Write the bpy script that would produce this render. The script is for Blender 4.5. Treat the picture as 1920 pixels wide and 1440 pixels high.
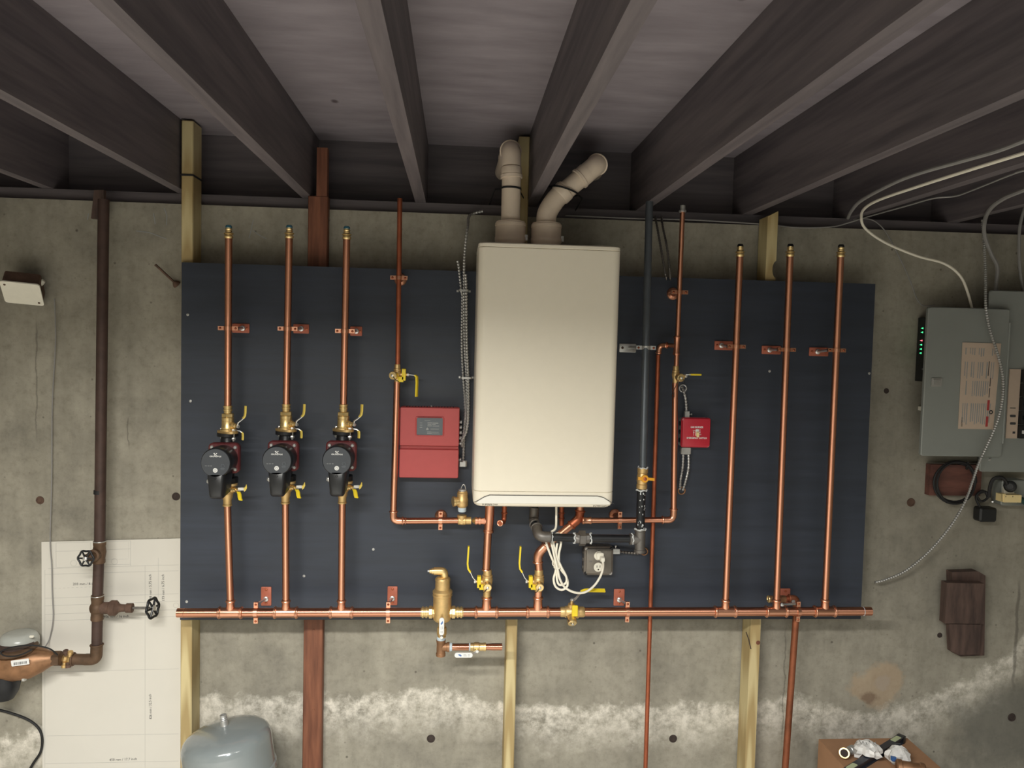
import bpy, math, random
from mathutils import Vector as V, Matrix
random.seed(7)
scene = bpy.context.scene
for o in list(bpy.data.objects): bpy.data.objects.remove(o)
COL = scene.collection
# ---------------------------------------------------------------- camera
F, D, CZ = 1450.0, 2.82, 1.62            # focal length in px of the 1920 px frame, distance to the wall, height
n_ = V((857-960, 720-640, -F)).normalized()
g_ = V((math.sin(.0209), math.cos(.0209), 0))
u_ = (g_ - n_*g_.dot(n_)).normalized()
x_ = n_.cross(u_)
ROT = Matrix((x_, n_, u_))                # rows: camera coords of world X, Y, Z -> cam to world
CAM = V((0, -D, CZ))
cd = bpy.data.cameras.new('camera'); cam = bpy.data.objects.new('camera', cd); COL.objects.link(cam)
cam.matrix_world = Matrix.Translation(CAM) @ ROT.to_4x4()
cd.sensor_fit = 'HORIZONTAL'; cd.sensor_width = 36; cd.lens = F/1920*36; cd.clip_start = .02
scene.camera = cam
def P(px, py, Y):
    r = ROT @ V((px-960, 720-py, -F))
    return CAM + r*((Y+D)/r.y)
def S(Y): return (D+Y)/F
# ---------------------------------------------------------------- light
w = bpy.data.worlds.new('world'); scene.world = w; w.use_nodes = True
w.node_tree.nodes['Background'].inputs[0].default_value = (.02, .021, .023, 1)
def area(name, loc, sx, sy, power, col, spread=180, rot=(0, 0, 0)):
    l = bpy.data.lights.new(name, 'AREA'); l.shape = 'RECTANGLE'; l.size = sx; l.size_y = sy
    l.energy = power; l.color = col; l.spread = math.radians(spread)
    o = bpy.data.objects.new(name, l); COL.objects.link(o); o.location = loc; o.rotation_euler = rot
    return o
area('shop_light', (-.68, -2.50, 2.10), 1.2, .14, 104, (1, .975, .90), 161)
area('shop_light_far', (1.0, -2.50, 2.10), .7, .14, 9, (1, .975, .90), 161)
area('added_fill_light', (.1, -3.5, 2.10), .3, 1.0, 45, (.80, .90, 1), 150)  # unseen cool lamp, added so its floor bounce brightens the ceiling
vs = scene.view_settings
vs.view_transform = 'Standard'; vs.look = 'None'; vs.gamma = 1; vs.use_curve_mapping = False
vs.exposure = 0.3
# ---------------------------------------------------------------- materials
def lin(c): return tuple(((x/255)/12.92 if x/255 <= .04045 else ((x/255+.055)/1.055)**2.4) for x in c)+(1,)
class NT:
    def __init__(s, name):
        s.m = bpy.data.materials.new(name); s.m.use_nodes = True; s.t = s.m.node_tree
        s.b = s.t.nodes['Principled BSDF']
    def n(s, kind, **kw):
        nd = s.t.nodes.new(kind)
        for k, v in kw.items():
            if isinstance(k, str) and hasattr(nd, k) and k not in ('inputs',): setattr(nd, k, v)
        return nd
    def l(s, a, b): s.t.links.new(a, b)
    def coord(s, scale=(1, 1, 1), kind='Object'):
        tc = s.n('ShaderNodeTexCoord'); mp = s.n('ShaderNodeMapping'); mp.inputs['Scale'].default_value = scale
        s.l(tc.outputs[kind], mp.inputs['Vector']); return mp.outputs[0]
    def noise(s, vec, scale, detail=4, rough=.6, dist=0):
        nd = s.n('ShaderNodeTexNoise'); s.l(vec, nd.inputs['Vector'])
        nd.inputs['Scale'].default_value = scale; nd.inputs['Detail'].default_value = detail
        nd.inputs['Roughness'].default_value = rough; nd.inputs['Distortion'].default_value = dist
        return nd.outputs['Fac']
    def ramp(s, fac, stops):
        nd = s.n('ShaderNodeValToRGB'); s.l(fac, nd.inputs[0]); e = nd.color_ramp.elements
        while len(e) < len(stops): e.new(.5)
        for k, (p, c) in enumerate(stops):
            e[k].position = p; e[k].color = c if len(c) == 4 else tuple(c)+(1,)
        return nd.outputs[0]
    def math(s, op, a, b=None, c=None, clamp=False):
        nd = s.n('ShaderNodeMath'); nd.operation = op; nd.use_clamp = clamp
        for k, x in enumerate((a, b, c)):
            if x is None: continue
            if isinstance(x, (int, float)): nd.inputs[k].default_value = x
            else: s.l(x, nd.inputs[k])
        return nd.outputs[0]
    def mix(s, fac, a, b, mode='MIX'):
        nd = s.n('ShaderNodeMix'); nd.data_type = 'RGBA'; nd.blend_type = mode
        for sock, x in ((nd.inputs[0], fac), (nd.inputs[6], a), (nd.inputs[7], b)):
            if isinstance(x, (int, float)): sock.default_value = x
            elif isinstance(x, tuple): sock.default_value = x
            else: s.l(x, sock)
        return nd.outputs[2]
    def bump(s, h, strength=.3, dist=.002):
        nd = s.n('ShaderNodeBump'); nd.inputs['Strength'].default_value = strength; nd.inputs['Distance'].default_value = dist
        s.l(h, nd.inputs['Height']); s.l(nd.outputs[0], s.b.inputs['Normal'])
    def col(s, c): s.l(c, s.b.inputs['Base Color'])
    def set(s, rough=.5, metal=0, **kw):
        s.b.inputs['Roughness'].default_value = rough; s.b.inputs['Metallic'].default_value = metal
        for k, v in kw.items(): s.b.inputs[k].default_value = v
M = {}
def simple(name, c, rough=.5, metal=0, var=.12, scale=30, bump=0, **kw):
    t = NT(name); t.set(rough, metal, **kw); c = lin(c)
    v = t.coord(); nz = t.noise(v, scale)
    a = tuple(x*(1-var) for x in c[:3]); b = tuple(min(1, x*(1+var)) for x in c[:3])
    t.col(t.ramp(nz, [(.3, a), (.7, b)]))
    if metal:
        rr = t.math('MULTIPLY_ADD', nz, .22, rough-.1); t.l(rr, t.b.inputs['Roughness'])
    if bump: t.bump(t.noise(v, scale*4), bump)
    M[name] = t.m; return t.m
simple('copper', (232, 172, 142), .30, 1, .06, 5)
def drawn(name, c, rough, axis):
    # drawn copper tube: fine scratches round the tube stretch highlights along its length
    t = NT(name); t.set(rough, 1); c = lin(c); nz = t.noise(t.coord(), 5, 3)
    t.col(t.ramp(nz, [(.3, tuple(x*.92 for x in c[:3])), (.7, c)]))
    tg = t.n('ShaderNodeTangent'); tg.direction_type = 'RADIAL'; tg.axis = axis
    t.l(tg.outputs[0], t.b.inputs['Tangent']); t.b.inputs['Anisotropic'].default_value = .88; t.b.inputs['Anisotropic Rotation'].default_value = .25
    M[name] = t.m
drawn('copper_tube_x', (226, 162, 132), .36, 'X'); drawn('copper_tube_z', (226, 162, 132), .36, 'Z')
simple('copper_dull', (176, 102, 74), .45, .85, .2, 16)
simple('copper_old', (150, 92, 66), .55, .7, .3, 14)
simple('copper_paint', (176, 100, 78), .5, .25, .08)
simple('brass', (236, 208, 150), .34, .9, .08, 20)
simple('brass_cast', (216, 184, 128), .44, .8, .10, 60, .08)
simple('bronze', (150, 112, 82), .48, .6, .25, 30, .08)
simple('bronze_dark', (98, 76, 58), .6, .4, .3, 30, .15)
simple('pipe_brown', (74, 56, 50), .6, .2, .25, 22, .1)
simple('steel', (214, 214, 212), .3, .75, .06, 30)
simple('galv', (186, 186, 184), .4, .7, .12, 40)
simple('box_steel', (132, 126, 118), .42, .7, .1, 30)
simple('iron_grey', (120, 116, 112), .48, .8, .15, 50, .1)
simple('iron_black', (34, 35, 38), .38, .3, .2, 30)
simple('pipe_grey', (92, 98, 104), .35, .4, .1, 20)
simple('dope', (205, 208, 208), .7, 0, .1)
simple('tape', (190, 205, 215), .6, 0, .1, 80)
simple('tape_blue', (60, 110, 130), .6, 0, .1, 80)
simple('yellow', (232, 205, 40), .45, 0, .06)
simple('yellow_pale', (222, 196, 92), .4, 0, .06)
simple('orange', (228, 160, 40), .45, 0, .06)
simple('black_plastic', (30, 31, 34), .32, 0, .1)
simple('black_rubber', (24, 24, 26), .6, 0, .1)
simple('charcoal', (58, 62, 68), .5, 0, .04)
simple('red_pump', (98, 42, 45), .42, .1, .1, 40)
simple('red_box', (176, 74, 74), .42, 0, .03)
simple('red_switch', (190, 44, 60), .38, 0, .04)
simple('label_grey', (92, 98, 104), .4, 0, .03)
simple('print_white', (228, 228, 226), .5, 0, .02)
simple('print_grey', (150, 152, 152), .6, 0, .04)
simple('print_dark', (60, 60, 62), .6, 0, .03)
simple('print_line', (178, 176, 172), .7, 0, .03)
simple('print_red', (168, 62, 62), .6, 0, .04)
simple('enamel', (238, 230, 212), .28, 0, .01)
simple('enamel_white', (236, 233, 224), .32, 0, .01)
simple('pvc', (222, 205, 186), .4, 0, .03)
simple('white_cord', (240, 234, 218), .42, 0, .02)
simple('white_plastic', (232, 228, 214), .4, 0, .03)
simple('grey_cable', (140, 138, 136), .55, 0, .06)
simple('paper', (212, 208, 199), .75, 0, .015, 6)
simple('panel_grey', (142, 146, 142), .45, .15, .04, 8)
simple('panel_label', (196, 176, 158), .6, 0, .03)
simple('device_black', (26, 27, 29), .5)
simple('cream_plastic', (236, 214, 158), .45, 0, .03)
simple('green_cord', (40, 70, 66), .5)
simple('tank_grey', (124, 131, 132), .16, 0, .02, **{'Coat Weight': .4})
simple('cardboard', (164, 124, 92), .8, 0, .08, 10)
simple('bag', (226, 224, 220), .35, 0, .06, 60, .2)
simple('level_black', (44, 48, 58), .4, 0, .06)
simple('level_label', (190, 200, 160), .5, 0, .05)
simple('blue', (70, 110, 170), .4)
simple('hole_dark', (60, 50, 46), .9, 0, .2, 60)
simple('rust', (96, 74, 62), .8, .2, .3, 40, .2)
simple('gauge_glass', (176, 178, 172), .25, 0, .05)
def emit(name, c, s):
    t = NT(name); t.set(.4); t.b.inputs['Base Color'].default_value = lin(c)
    t.b.inputs['Emission Color'].default_value = lin(c); t.b.inputs['Emission Strength'].default_value = s; M[name] = t.m
emit('led_green', (60, 230, 130), 2.2); emit('led_red', (240, 110, 120), 1.6)
def wood(name, c1, c2, rough=.65, sc=(30, 30, 1.6), bump=.15, contrast=(.35, .65), knots=True):
    t = NT(name); t.set(rough); v = t.coord(sc)
    d = t.noise(t.coord((3, 3, 1.1)), 1.5, 2)
    wv = t.n('ShaderNodeTexWave'); wv.wave_type = 'RINGS'; wv.rings_direction = 'Y'
    t.l(t.coord((9, 4, .45)), wv.inputs['Vector']); wv.inputs['Scale'].default_value = 2.2
    wv.inputs['Distortion'].default_value = 5; wv.inputs['Detail'].default_value = 2; wv.inputs['Detail Scale'].default_value = .8
    nz = t.noise(v, 1, 5)
    h = t.math('ADD', t.math('MULTIPLY', wv.outputs['Fac'], .45 if knots else .0), t.math('MULTIPLY', nz, .6 if knots else 1.0))
    t.col(t.ramp(h, [(contrast[0], lin(c1)), (contrast[1], lin(c2))])); t.bump(nz, bump, .001); M[name] = t.m
wood('pine', (204, 188, 142), (170, 148, 102), contrast=(.34, .70))
wood('brown_board', (136, 86, 62), (104, 62, 44), sc=(60, 60, 5), knots=False)
wood('joist_wood', (112, 104, 106), (84, 78, 82), sc=(30, 1.6, 30), knots=False)
wood('rim_wood', (98, 91, 94), (74, 69, 73), sc=(1.6, 30, 30), knots=False)
wood('old_block', (96, 76, 68), (62, 48, 44), sc=(30, 30, 6), knots=False)
wood('red_block', (112, 72, 62), (80, 50, 44), sc=(6, 30, 30), knots=False)
# plywood subfloor
t = NT('subfloor'); t.set(.8); v = t.coord((4, 14, 4)); nz = t.noise(v, 1, 5)
k = t.n('ShaderNodeTexVoronoi'); t.l(t.coord((1, .6, 1)), k.inputs['Vector']); k.inputs['Scale'].default_value = 5
kn = t.ramp(k.outputs['Distance'], [(.03, (.35, .3, .3)), (.07, (1, 1, 1))])
t.col(t.mix(1.0, t.ramp(nz, [(.3, lin((128, 120, 126))), (.7, lin((150, 142, 148)))]), kn, 'MULTIPLY')); M['subfloor'] = t.m
# black painted plywood
t = NT('black_board'); t.set(.5); v = t.coord((2.2, 2, 40)); nz = t.noise(v, 1, 6, .65)
n2 = t.noise(t.coord((1, 1, 3)), 3, 3)
t.col(t.ramp(t.math('ADD', t.math('MULTIPLY', nz, .6), t.math('MULTIPLY', n2, .4)), [(.3, lin((38, 44, 54))), (.75, lin((54, 61, 75)))]))
t.l(t.math('MULTIPLY_ADD', nz, .25, .38), t.b.inputs['Roughness']); t.bump(nz, .35, .0012); M['black_board'] = t.m
# concrete; object space of the wall = world metres
def concrete(name, stains):
    t = NT(name); t.set(.9); v = t.coord()
    big = t.noise(v, 1.6, 5, .6); mid = t.noise(v, 7, 6, .65); fine = t.noise(v, 60, 4, .7)
    h = t.math('ADD', t.math('MULTIPLY', big, .45), t.math('MULTIPLY', mid, .55))
    c = t.ramp(h, [(.32, lin((124, 120, 110))), (.5, lin((154, 149, 136))), (.68, lin((174, 169, 155)))])
    c = t.mix(.5, c, t.ramp(t.noise(t.coord((5, 5, .5)), 3, 4), [(.3, (.72, .72, .70)), (.6, (1, 1, 1))]), 'MULTIPLY')
    c = t.mix(.55, c, t.ramp(t.noise(v, 38, 6, .75), [(.3, (.62, .61, .58)), (.5, (1, 1, 1)), (.72, (1.12, 1.12, 1.10))]), 'MULTIPLY')
    vo = t.n('ShaderNodeTexVoronoi'); t.l(v, vo.inputs['Vector']); vo.inputs['Scale'].default_value = 26
    pits = t.math('MULTIPLY', t.ramp(vo.outputs['Distance'], [(.05, (1, 1, 1)), (.12, (0, 0, 0))]), t.ramp(mid, [(.5, (0, 0, 0)), (.6, (1, 1, 1))]))
    c = t.mix(t.math('MULTIPLY', pits, .65), c, lin((84, 78, 70)))
    v2 = t.n('ShaderNodeTexVoronoi'); t.l(v, v2.inputs['Vector']); v2.inputs['Scale'].default_value = 13
    p2 = t.math('MULTIPLY', t.ramp(v2.outputs['Distance'], [(.03, (1, 1, 1)), (.08, (0, 0, 0))]), t.ramp(t.noise(v, 5, 3), [(.45, (0, 0, 0)), (.55, (1, 1, 1))]))
    c = t.mix(t.math('MULTIPLY', p2, .8), c, lin((78, 72, 64)))
    if stains:
        sp = t.n('ShaderNodeSeparateXYZ'); t.l(v, sp.inputs[0]); X, Z = sp.outputs[0], sp.outputs[2]
        # efflorescence: a white mineral tide mark whose height wanders along the wall
        cv = t.n('ShaderNodeFloatCurve'); u = t.math('DIVIDE', t.math('ADD', X, 1.8), 4.0); t.l(u, cv.inputs['Value'])
        pts = []
        for px, py in ((0, 1400), (360, 1330), (520, 1322), (700, 1322), (820, 1312), (1000, 1338), (1240, 1342), (1400, 1335), (1500, 1325), (1570, 1345), (1640, 1350), (1760, 1312), (1850, 1270), (1905, 1220)):
            q = P(px, py, 0); pts.append(((q.x+1.8)/4.0, (q.z+.2)/1.0))
        cm = cv.mapping.curves[0]
        while len(cm.points) < len(pts): cm.points.new(.5, .5)
        for a, b in zip(cm.points, pts): a.location = b
        cv.mapping.update()
        zc = t.math('SUBTRACT', cv.outputs[0], .2)
        nd = t.math('MULTIPLY', t.math('SUBTRACT', t.noise(v, 9, 6, .7), .5), .22)
        dz = t.math('ADD', t.math('SUBTRACT', Z, zc), nd)
        band = t.ramp(t.math('MULTIPLY_ADD', dz, 2.5, .5), [(.12, (0, 0, 0)), (.40, (.75, .75, .75)), (.54, (1, 1, 1)), (.62, (0, 0, 0))])
        band = t.math('MULTIPLY', band, t.ramp(t.noise(v, 22, 6, .75), [(.36, (0, 0, 0)), (.6, (1, 1, 1))]))
        c = t.mix(t.math('MULTIPLY', band, .85), c, lin((232, 226, 214)))
        def blob(px, py, rx, rz, lo, hi, nsc=8, amp=.9):
            q = P(px, py, 0)
            dx = t.math('DIVIDE', t.math('SUBTRACT', X, q.x), rx); dz2 = t.math('DIVIDE', t.math('SUBTRACT', Z, q.z), rz)
            r = t.math('SQRT', t.math('ADD', t.math('MULTIPLY', dx, dx), t.math('MULTIPLY', dz2, dz2)))
            r = t.math('ADD', r, t.math('MULTIPLY', t.math('SUBTRACT', t.noise(v, nsc, 5, .65), .5), amp))
            return t.ramp(r, [(lo, (1, 1, 1)), (hi, (0, 0, 0))])
        c = t.mix(t.math('MULTIPLY', blob(1645, 1285, .15, .12, .55, .8, 7, 1.9), .42), c, lin((196, 166, 132)))
        c = t.mix(t.math('MULTIPLY', blob(1630, 1308, .05, .03, .4, .9, 22, 1.8), .6), c, lin((104, 78, 62)))
        c = t.mix(t.math('MULTIPLY', blob(1650, 1280, .07, .06, .4, .6, 12, 1.6), .5), c, lin((168, 156, 144)))
        c = t.mix(t.math('MULTIPLY', blob(1890, 1370, .30, .22, .5, 1.0, 6, 1.4), .6), c, lin((96, 96, 90)))
        c = t.mix(t.math('MULTIPLY', blob(1800, 900, .55, .75, .4, 1.1, 3, 1.0), .35), c, lin((112, 108, 98)))
        # vertical form seams and old cracks
        for px, y0, y1, wd in ((68, 590, 830, .004), (1470, 1165, 1400, .004), (1905, 1080, 1300, .008), (240, 780, 840, .003)):
            a, b = P(px, y0, 0), P(px, y1, 0)
            dx = t.math('ABSOLUTE', t.math('ADD', t.math('SUBTRACT', X, (a.x+b.x)/2), t.math('MULTIPLY', t.math('SUBTRACT', t.noise(v, 12, 4), .5), .03)))
            ln = t.ramp(dx, [(wd*.4, (1, 1, 1)), (wd, (0, 0, 0))])
            zz = t.ramp(t.math('ABSOLUTE', t.math('DIVIDE', t.math('SUBTRACT', Z, (a.z+b.z)/2), (a.z-b.z)/2)), [(.7, (1, 1, 1)), (1, (0, 0, 0))])
            c = t.mix(t.math('MULTIPLY', t.math('MULTIPLY', ln, zz), .55), c, lin((70, 66, 60)))
    t.col(c); t.bump(t.math('ADD', mid, t.math('MULTIPLY', fine, .4)), .35, .004); M[name] = t.m
simple('floor_concrete', (196, 192, 184), .8, 0, .08, 5)
concrete('concrete', True); concrete('concrete_plain', False)
# ---------------------------------------------------------------- mesh helpers
def frame(d):
    d = d.normalized(); a = V((0, 0, 1)) if abs(d.z) < .9 else V((1, 0, 0))
    u = d.cross(a).normalized(); return u, d.cross(u)
class MB:
    def __init__(s): s.v = []; s.f = []
    def ringpts(s, c, u, w, r, seg, a0=0): 
        k = len(s.v)
        for i in range(seg):
            a = 2*math.pi*i/seg+a0; s.v.append(c+u*(r*math.cos(a))+w*(r*math.sin(a)))
        return k
    def join(s, a, b, seg):
        for i in range(seg):
            j = (i+1) % seg; s.f.append((a+i, a+j, b+j, b+i))
    def lathe(s, A, B, prof, seg=20, a0=0):
        d = (B-A).normalized(); u, w_ = frame(d); prev = None; n0 = len(s.f)
        for t_, r in prof:
            k = s.ringpts(A+d*t_, u, w_, max(r, 1e-5), seg, a0)
            if prev is None: s.f.append(tuple(range(k, k+seg)))
            else: s.join(prev, k, seg)
            prev = k
        s.f.append(tuple(range(prev+seg-1, prev-1, -1))); return s
    def cyl(s, A, B, r, r2=None, seg=20): 
        L = (B-A).length; return s.lathe(A, B, [(0, r), (L, r if r2 is None else r2)], seg)
    def tube(s, pts, r, seg=12):
        n = len(pts); tg = []
        for i in range(n): tg.append((pts[min(i+1, n-1)]-pts[max(i-1, 0)]).normalized())
        u, _ = frame(tg[0]); prev = None
        for i in range(n):
            u = (u-tg[i]*u.dot(tg[i])).normalized(); w_ = tg[i].cross(u)
            rr = r[i] if isinstance(r, (list, tuple)) else r
            k = s.ringpts(pts[i], u, w_, rr, seg)
            if prev is None: s.f.append(tuple(range(k+seg-1, k-1, -1)))
            else: s.join(prev, k, seg)
            prev = k
        s.f.append(tuple(range(prev, prev+seg))); return s
    def box(s, c, sz, rot=None):
        k = len(s.v); h = V(sz)/2
        for x in (-1, 1):
            for y in (-1, 1):
                for z in (-1, 1):
                    p = V((x*h.x, y*h.y, z*h.z)); s.v.append(c+(rot @ p if rot else p))
        for q in ((0, 1, 3, 2), (4, 6, 7, 5), (0, 4, 5, 1), (2, 3, 7, 6), (0, 2, 6, 4), (1, 5, 7, 3)): s.f.append(tuple(k+i for i in q))
        return s
    def layers(s, polys):
        n = len(polys[0]); prev = None
        for q in polys:
            k = len(s.v); s.v.extend(q)
            if prev is None: s.f.append(tuple(range(k+n-1, k-1, -1)))
            else: s.join(prev, k, n)
            prev = k
        s.f.append(tuple(range(prev, prev+n))); return s
    def prism(s, poly, d): return s.layers([poly, [p+d for p in poly]])
    def slab(s, c, w, h, r, lay, ux=V((1, 0, 0)), uz=V((0, 0, 1)), n=5):
        """rounded rectangle about c in the ux/uz plane, stacked along -(ux x uz normal); lay = [(out, inset)...]"""
        out = uz.cross(ux) * -1 if False else ux.cross(uz)
        polys = []
        for o_, ins in lay:
            W, H, R = w/2-ins, h/2-ins, max(r-ins, .0004); q = []
            for sx, sz, a0 in ((1, 1, 0), (-1, 1, 90), (-1, -1, 180), (1, -1, 270)):
                for i in range(n+1):
                    a = math.radians(a0+90*i/n)
                    q.append(c+ux*(sx*(W-R)+R*math.cos(a))+uz*(sz*(H-R)+R*math.sin(a))+out*o_)
            polys.append(q)
        return s.layers(polys)
    def torus(s, c, ax, R, r, seg=20, m=8):
        u, w_ = frame(ax); ax = ax.normalized(); k0 = len(s.v)
        for i in range(seg):
            a = 2*math.pi*i/seg; d = u*math.cos(a)+w_*math.sin(a)
            for j in range(m):
                b = 2*math.pi*j/m; s.v.append(c+d*(R+r*math.cos(b))+ax*(r*math.sin(b)))
        for i in range(seg):
            for j in range(m):
                i2, j2 = (i+1) % seg, (j+1) % m; s.f.append((k0+i*m+j, k0+i2*m+j, k0+i2*m+j2, k0+i*m+j2))
        return s
    def ball(s, c, r, seg=14, sc=(1, 1, 1)):
        m = seg//2; k0 = len(s.v); r = V((r*sc[0], r*sc[1], r*sc[2]))
        for j in range(1, m):
            b = math.pi*j/m
            for i in range(seg):
                a = 2*math.pi*i/seg; s.v.append(c+V((r.x*math.sin(b)*math.cos(a), r.y*math.sin(b)*math.sin(a), r.z*math.cos(b))))
        top = len(s.v); s.v.append(c+V((0, 0, r.z))); s.v.append(c-V((0, 0, r.z)))
        for j in range(m-2):
            for i in range(seg):
                i2 = (i+1) % seg; s.f.append((k0+j*seg+i, k0+(j+1)*seg+i, k0+(j+1)*seg+i2, k0+j*seg+i2))
        for i in range(seg):
            i2 = (i+1) % seg; s.f.append((top, k0+i, k0+i2)); s.f.append((top+1, k0+(m-2)*seg+i2, k0+(m-2)*seg+i))
        return s
    def strip(s, pts, wv, th):
        """flat bar along pts, width vector wv, thickness th"""
        n = len(pts); polys = []
        for i in range(n):
            tg = (pts[min(i+1, n-1)]-pts[max(i-1, 0)]).normalized(); nn = tg.cross(wv).normalized()*th/2; h = wv/2
            polys.append([pts[i]+h+nn, pts[i]-h+nn, pts[i]-h-nn, pts[i]+h-nn])
        return s.layers(polys)
    def build(s, name, mat, origin=V((0, 0, 0))):
        me = bpy.data.meshes.new(name); me.from_pydata([tuple(p-origin) for p in s.v], [], s.f)
        import bmesh
        bm = bmesh.new(); bm.from_mesh(me); bmesh.ops.recalc_face_normals(bm, faces=bm.faces); bm.to_mesh(me); bm.free()
        me.polygons.foreach_set('use_smooth', [True]*len(me.polygons)); me.set_sharp_from_angle(angle=math.radians(38))
        me.materials.append(M[mat]); o = bpy.data.objects.new(name, me); COL.objects.link(o); return o
def spl(pts, n=8):
    out = []; m = len(pts)
    for i in range(m-1):
        p0, p1, p2, p3 = pts[max(i-1, 0)], pts[i], pts[i+1], pts[min(i+2, m-1)]
        for k in range(n):
            t_ = k/n; out.append(.5*((2*p1)+(p2-p0)*t_+(2*p0-5*p1+4*p2-p3)*t_*t_+(3*p1-p0-3*p2+p3)*t_**3))
    return out+[pts[-1]]
def fil(pts, R, n=6):
    out = [pts[0]]
    for i in range(1, len(pts)-1):
        a, b, c = pts[i-1], pts[i], pts[i+1]; d1, d2 = (a-b), (c-b); r = min(R, d1.length*.48, d2.length*.48)
        p, q = b+d1.normalized()*r, b+d2.normalized()*r
        for k in range(n+1):
            t_ = k/n; out.append(p*(1-t_)**2+b*2*t_*(1-t_)+q*t_*t_)
    return out+[pts[-1]]
def resample(pts, step):
    L = [0]
    for a, b in zip(pts, pts[1:]): L.append(L[-1]+(b-a).length)
    n = max(2, int(L[-1]/step)); out = []; j = 0
    for i in range(n+1):
        t_ = L[-1]*i/n
        while j < len(L)-2 and L[j+1] < t_: j += 1
        out.append(pts[j].lerp(pts[j+1], (t_-L[j])/max(L[j+1]-L[j], 1e-9)))
    return out
def flex(pts, r, step=.0052, seg=8):
    q = resample(spl(pts, 10), step); return MB().tube(q, [r if i % 2 else r*.6 for i in range(len(q))], seg)
def PP(lst, Y): return [P(a[0], a[1], a[2] if len(a) > 2 else Y) for a in lst]
ORG = {}
def thing(name, label, cat, loc, group=None):
    o = bpy.data.objects.new(name, None); COL.objects.link(o); o.location = loc; o.empty_display_size = .02
    o['label'] = label; o['category'] = cat
    if group: o['group'] = group
    ORG[o.name] = V(loc); return o
def part(par, name, mb, mat, label=None):
    if mat == 'copper':
        sp = [max(p[i] for p in mb.v)-min(p[i] for p in mb.v) for i in range(3)]
        if max(sp) > 1.6*sorted(sp)[1]: mat = 'copper_tube_x' if sp[0] == max(sp) else 'copper_tube_z'
    og = ORG[par.name]; o = mb.build(name, mat, og); o.parent = par; ORG[o.name] = og
    if label: o['label'] = label
    return o
def single(name, label, cat, mb, mat, group=None):
    lo = V((min(p[i] for p in mb.v) for i in range(3))); hi = V((max(p[i] for p in mb.v) for i in range(3)))
    og = V(((lo.x+hi.x)/2, (lo.y+hi.y)/2, lo.z)); o = mb.build(name, mat, og); o.location = og; ORG[o.name] = og
    o['label'] = label; o['category'] = cat
    if group: o['group'] = group
    return o
def struct(name, mb, mat, par=None):
    o = mb.build(name, mat); ORG[o.name] = V((0, 0, 0))
    if par: o.parent = par
    else: o['kind'] = 'structure'
    return o
def text_mb(s, size, c, ux=V((1, 0, 0)), uz=V((0, 0, 1)), th=.0003, width=None, bold=0):
    cu = bpy.data.curves.new('t', 'FONT'); cu.body = s; cu.size = size; cu.align_x = 'CENTER'; cu.align_y = 'CENTER'; cu.extrude = th/2/1
    cu.resolution_u = 2; cu.offset = bold
    ob = bpy.data.objects.new('t', cu); COL.objects.link(ob)
    me = bpy.data.meshes.new_from_object(ob.evaluated_get(bpy.context.evaluated_depsgraph_get()))
    mb = MB(); xs = [v.co.x for v in me.vertices] or [0]; k = 1
    if width: k = width/(max(xs)-min(xs))
    out = ux.cross(uz)
    mb.v = [c+ux*(v.co.x*k)+uz*v.co.y+out*v.co.z for v in me.vertices]; mb.f = [tuple(p.vertices) for p in me.polygons]
    bpy.data.objects.remove(ob); bpy.data.curves.remove(cu); bpy.data.meshes.remove(me); return mb
EX, EY, EZ = V((1, 0, 0)), V((0, 1, 0)), V((0, 0, 1))
def lp(a, b, Y, prof, seg=20):
    """lathe between two pixels on plane Y; profile in (pixels along, pixel radius)"""
    A, B = P(a[0], a[1], Y), P(b[0], b[1], Y); k = S(Y); return MB().lathe(A, B, [(t_*k, r*k) for t_, r in prof], seg)
def merge(*mbs):
    o = MB()
    for m_ in mbs:
        k = len(o.v); o.v += m_.v; o.f += [tuple(i+k for i in q) for q in m_.f]
    return o
BF = -.101                                  # front face of the black board
PY = -.21                                   # axis plane of the main copper pipes
# ---------------------------------------------------------------- the setting
FZ = -.22                                   # floor
WT = 2.077; JB = WT+.04; JT = JB+.235       # wall top, joist bottom, subfloor underside
XL, XR, YB = -2.7, 3.0, -4.3
wall_back = struct('wall_back', MB().box(V(((XL+XR)/2, .1, (FZ+WT)/2)), (XR-XL, .2, WT-FZ)), 'concrete')
struct('wall_left', MB().box(V((XL-.1, YB/2, (FZ+WT)/2)), (.2, -YB+.2, WT-FZ)), 'concrete_plain')
struct('wall_right', MB().box(V((XR+.1, YB/2, (FZ+WT)/2)), (.2, -YB+.2, WT-FZ)), 'concrete_plain')
struct('wall_front', MB().box(V(((XL+XR)/2, YB-.1, (FZ+WT)/2)), (XR-XL, .2, WT-FZ)), 'concrete_plain')
struct('floor', MB().box(V(((XL+XR)/2, YB/2, FZ-.05)), (XR-XL+.4, -YB+.4, .1)), 'floor_concrete')
struct('ceiling', MB().box(V(((XL+XR)/2, YB/2, JT+.01)), (XR-XL+.4, -YB+.4, .02)), 'subfloor')
struct('trim_1', MB().box(V(((XL+XR)/2, .09, WT+.02)), (XR-XL, .14, .04)), 'rim_wood')
struct('trim_2', MB().box(V(((XL+XR)/2, .15, JB+.1175)), (XR-XL, .04, .235)), 'rim_wood')
struct('trim_3', MB().box(V((XL-.06, YB/2, JB+.1)), (.04, -YB+.4, .28)), 'joist_wood')
struct('trim_4', MB().box(V((XR+.06, YB/2, JB+.1)), (.04, -YB+.4, .28)), 'joist_wood')
struct('trim_5', MB().box(V(((XL+XR)/2, YB-.06, JB+.1)), (XR-XL, .04, .28)), 'rim_wood')
def PZ(px, py, z):
    r = ROT @ V((px-960, 720-py, -F)); return CAM+r*((z-CZ)/r.z)
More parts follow.
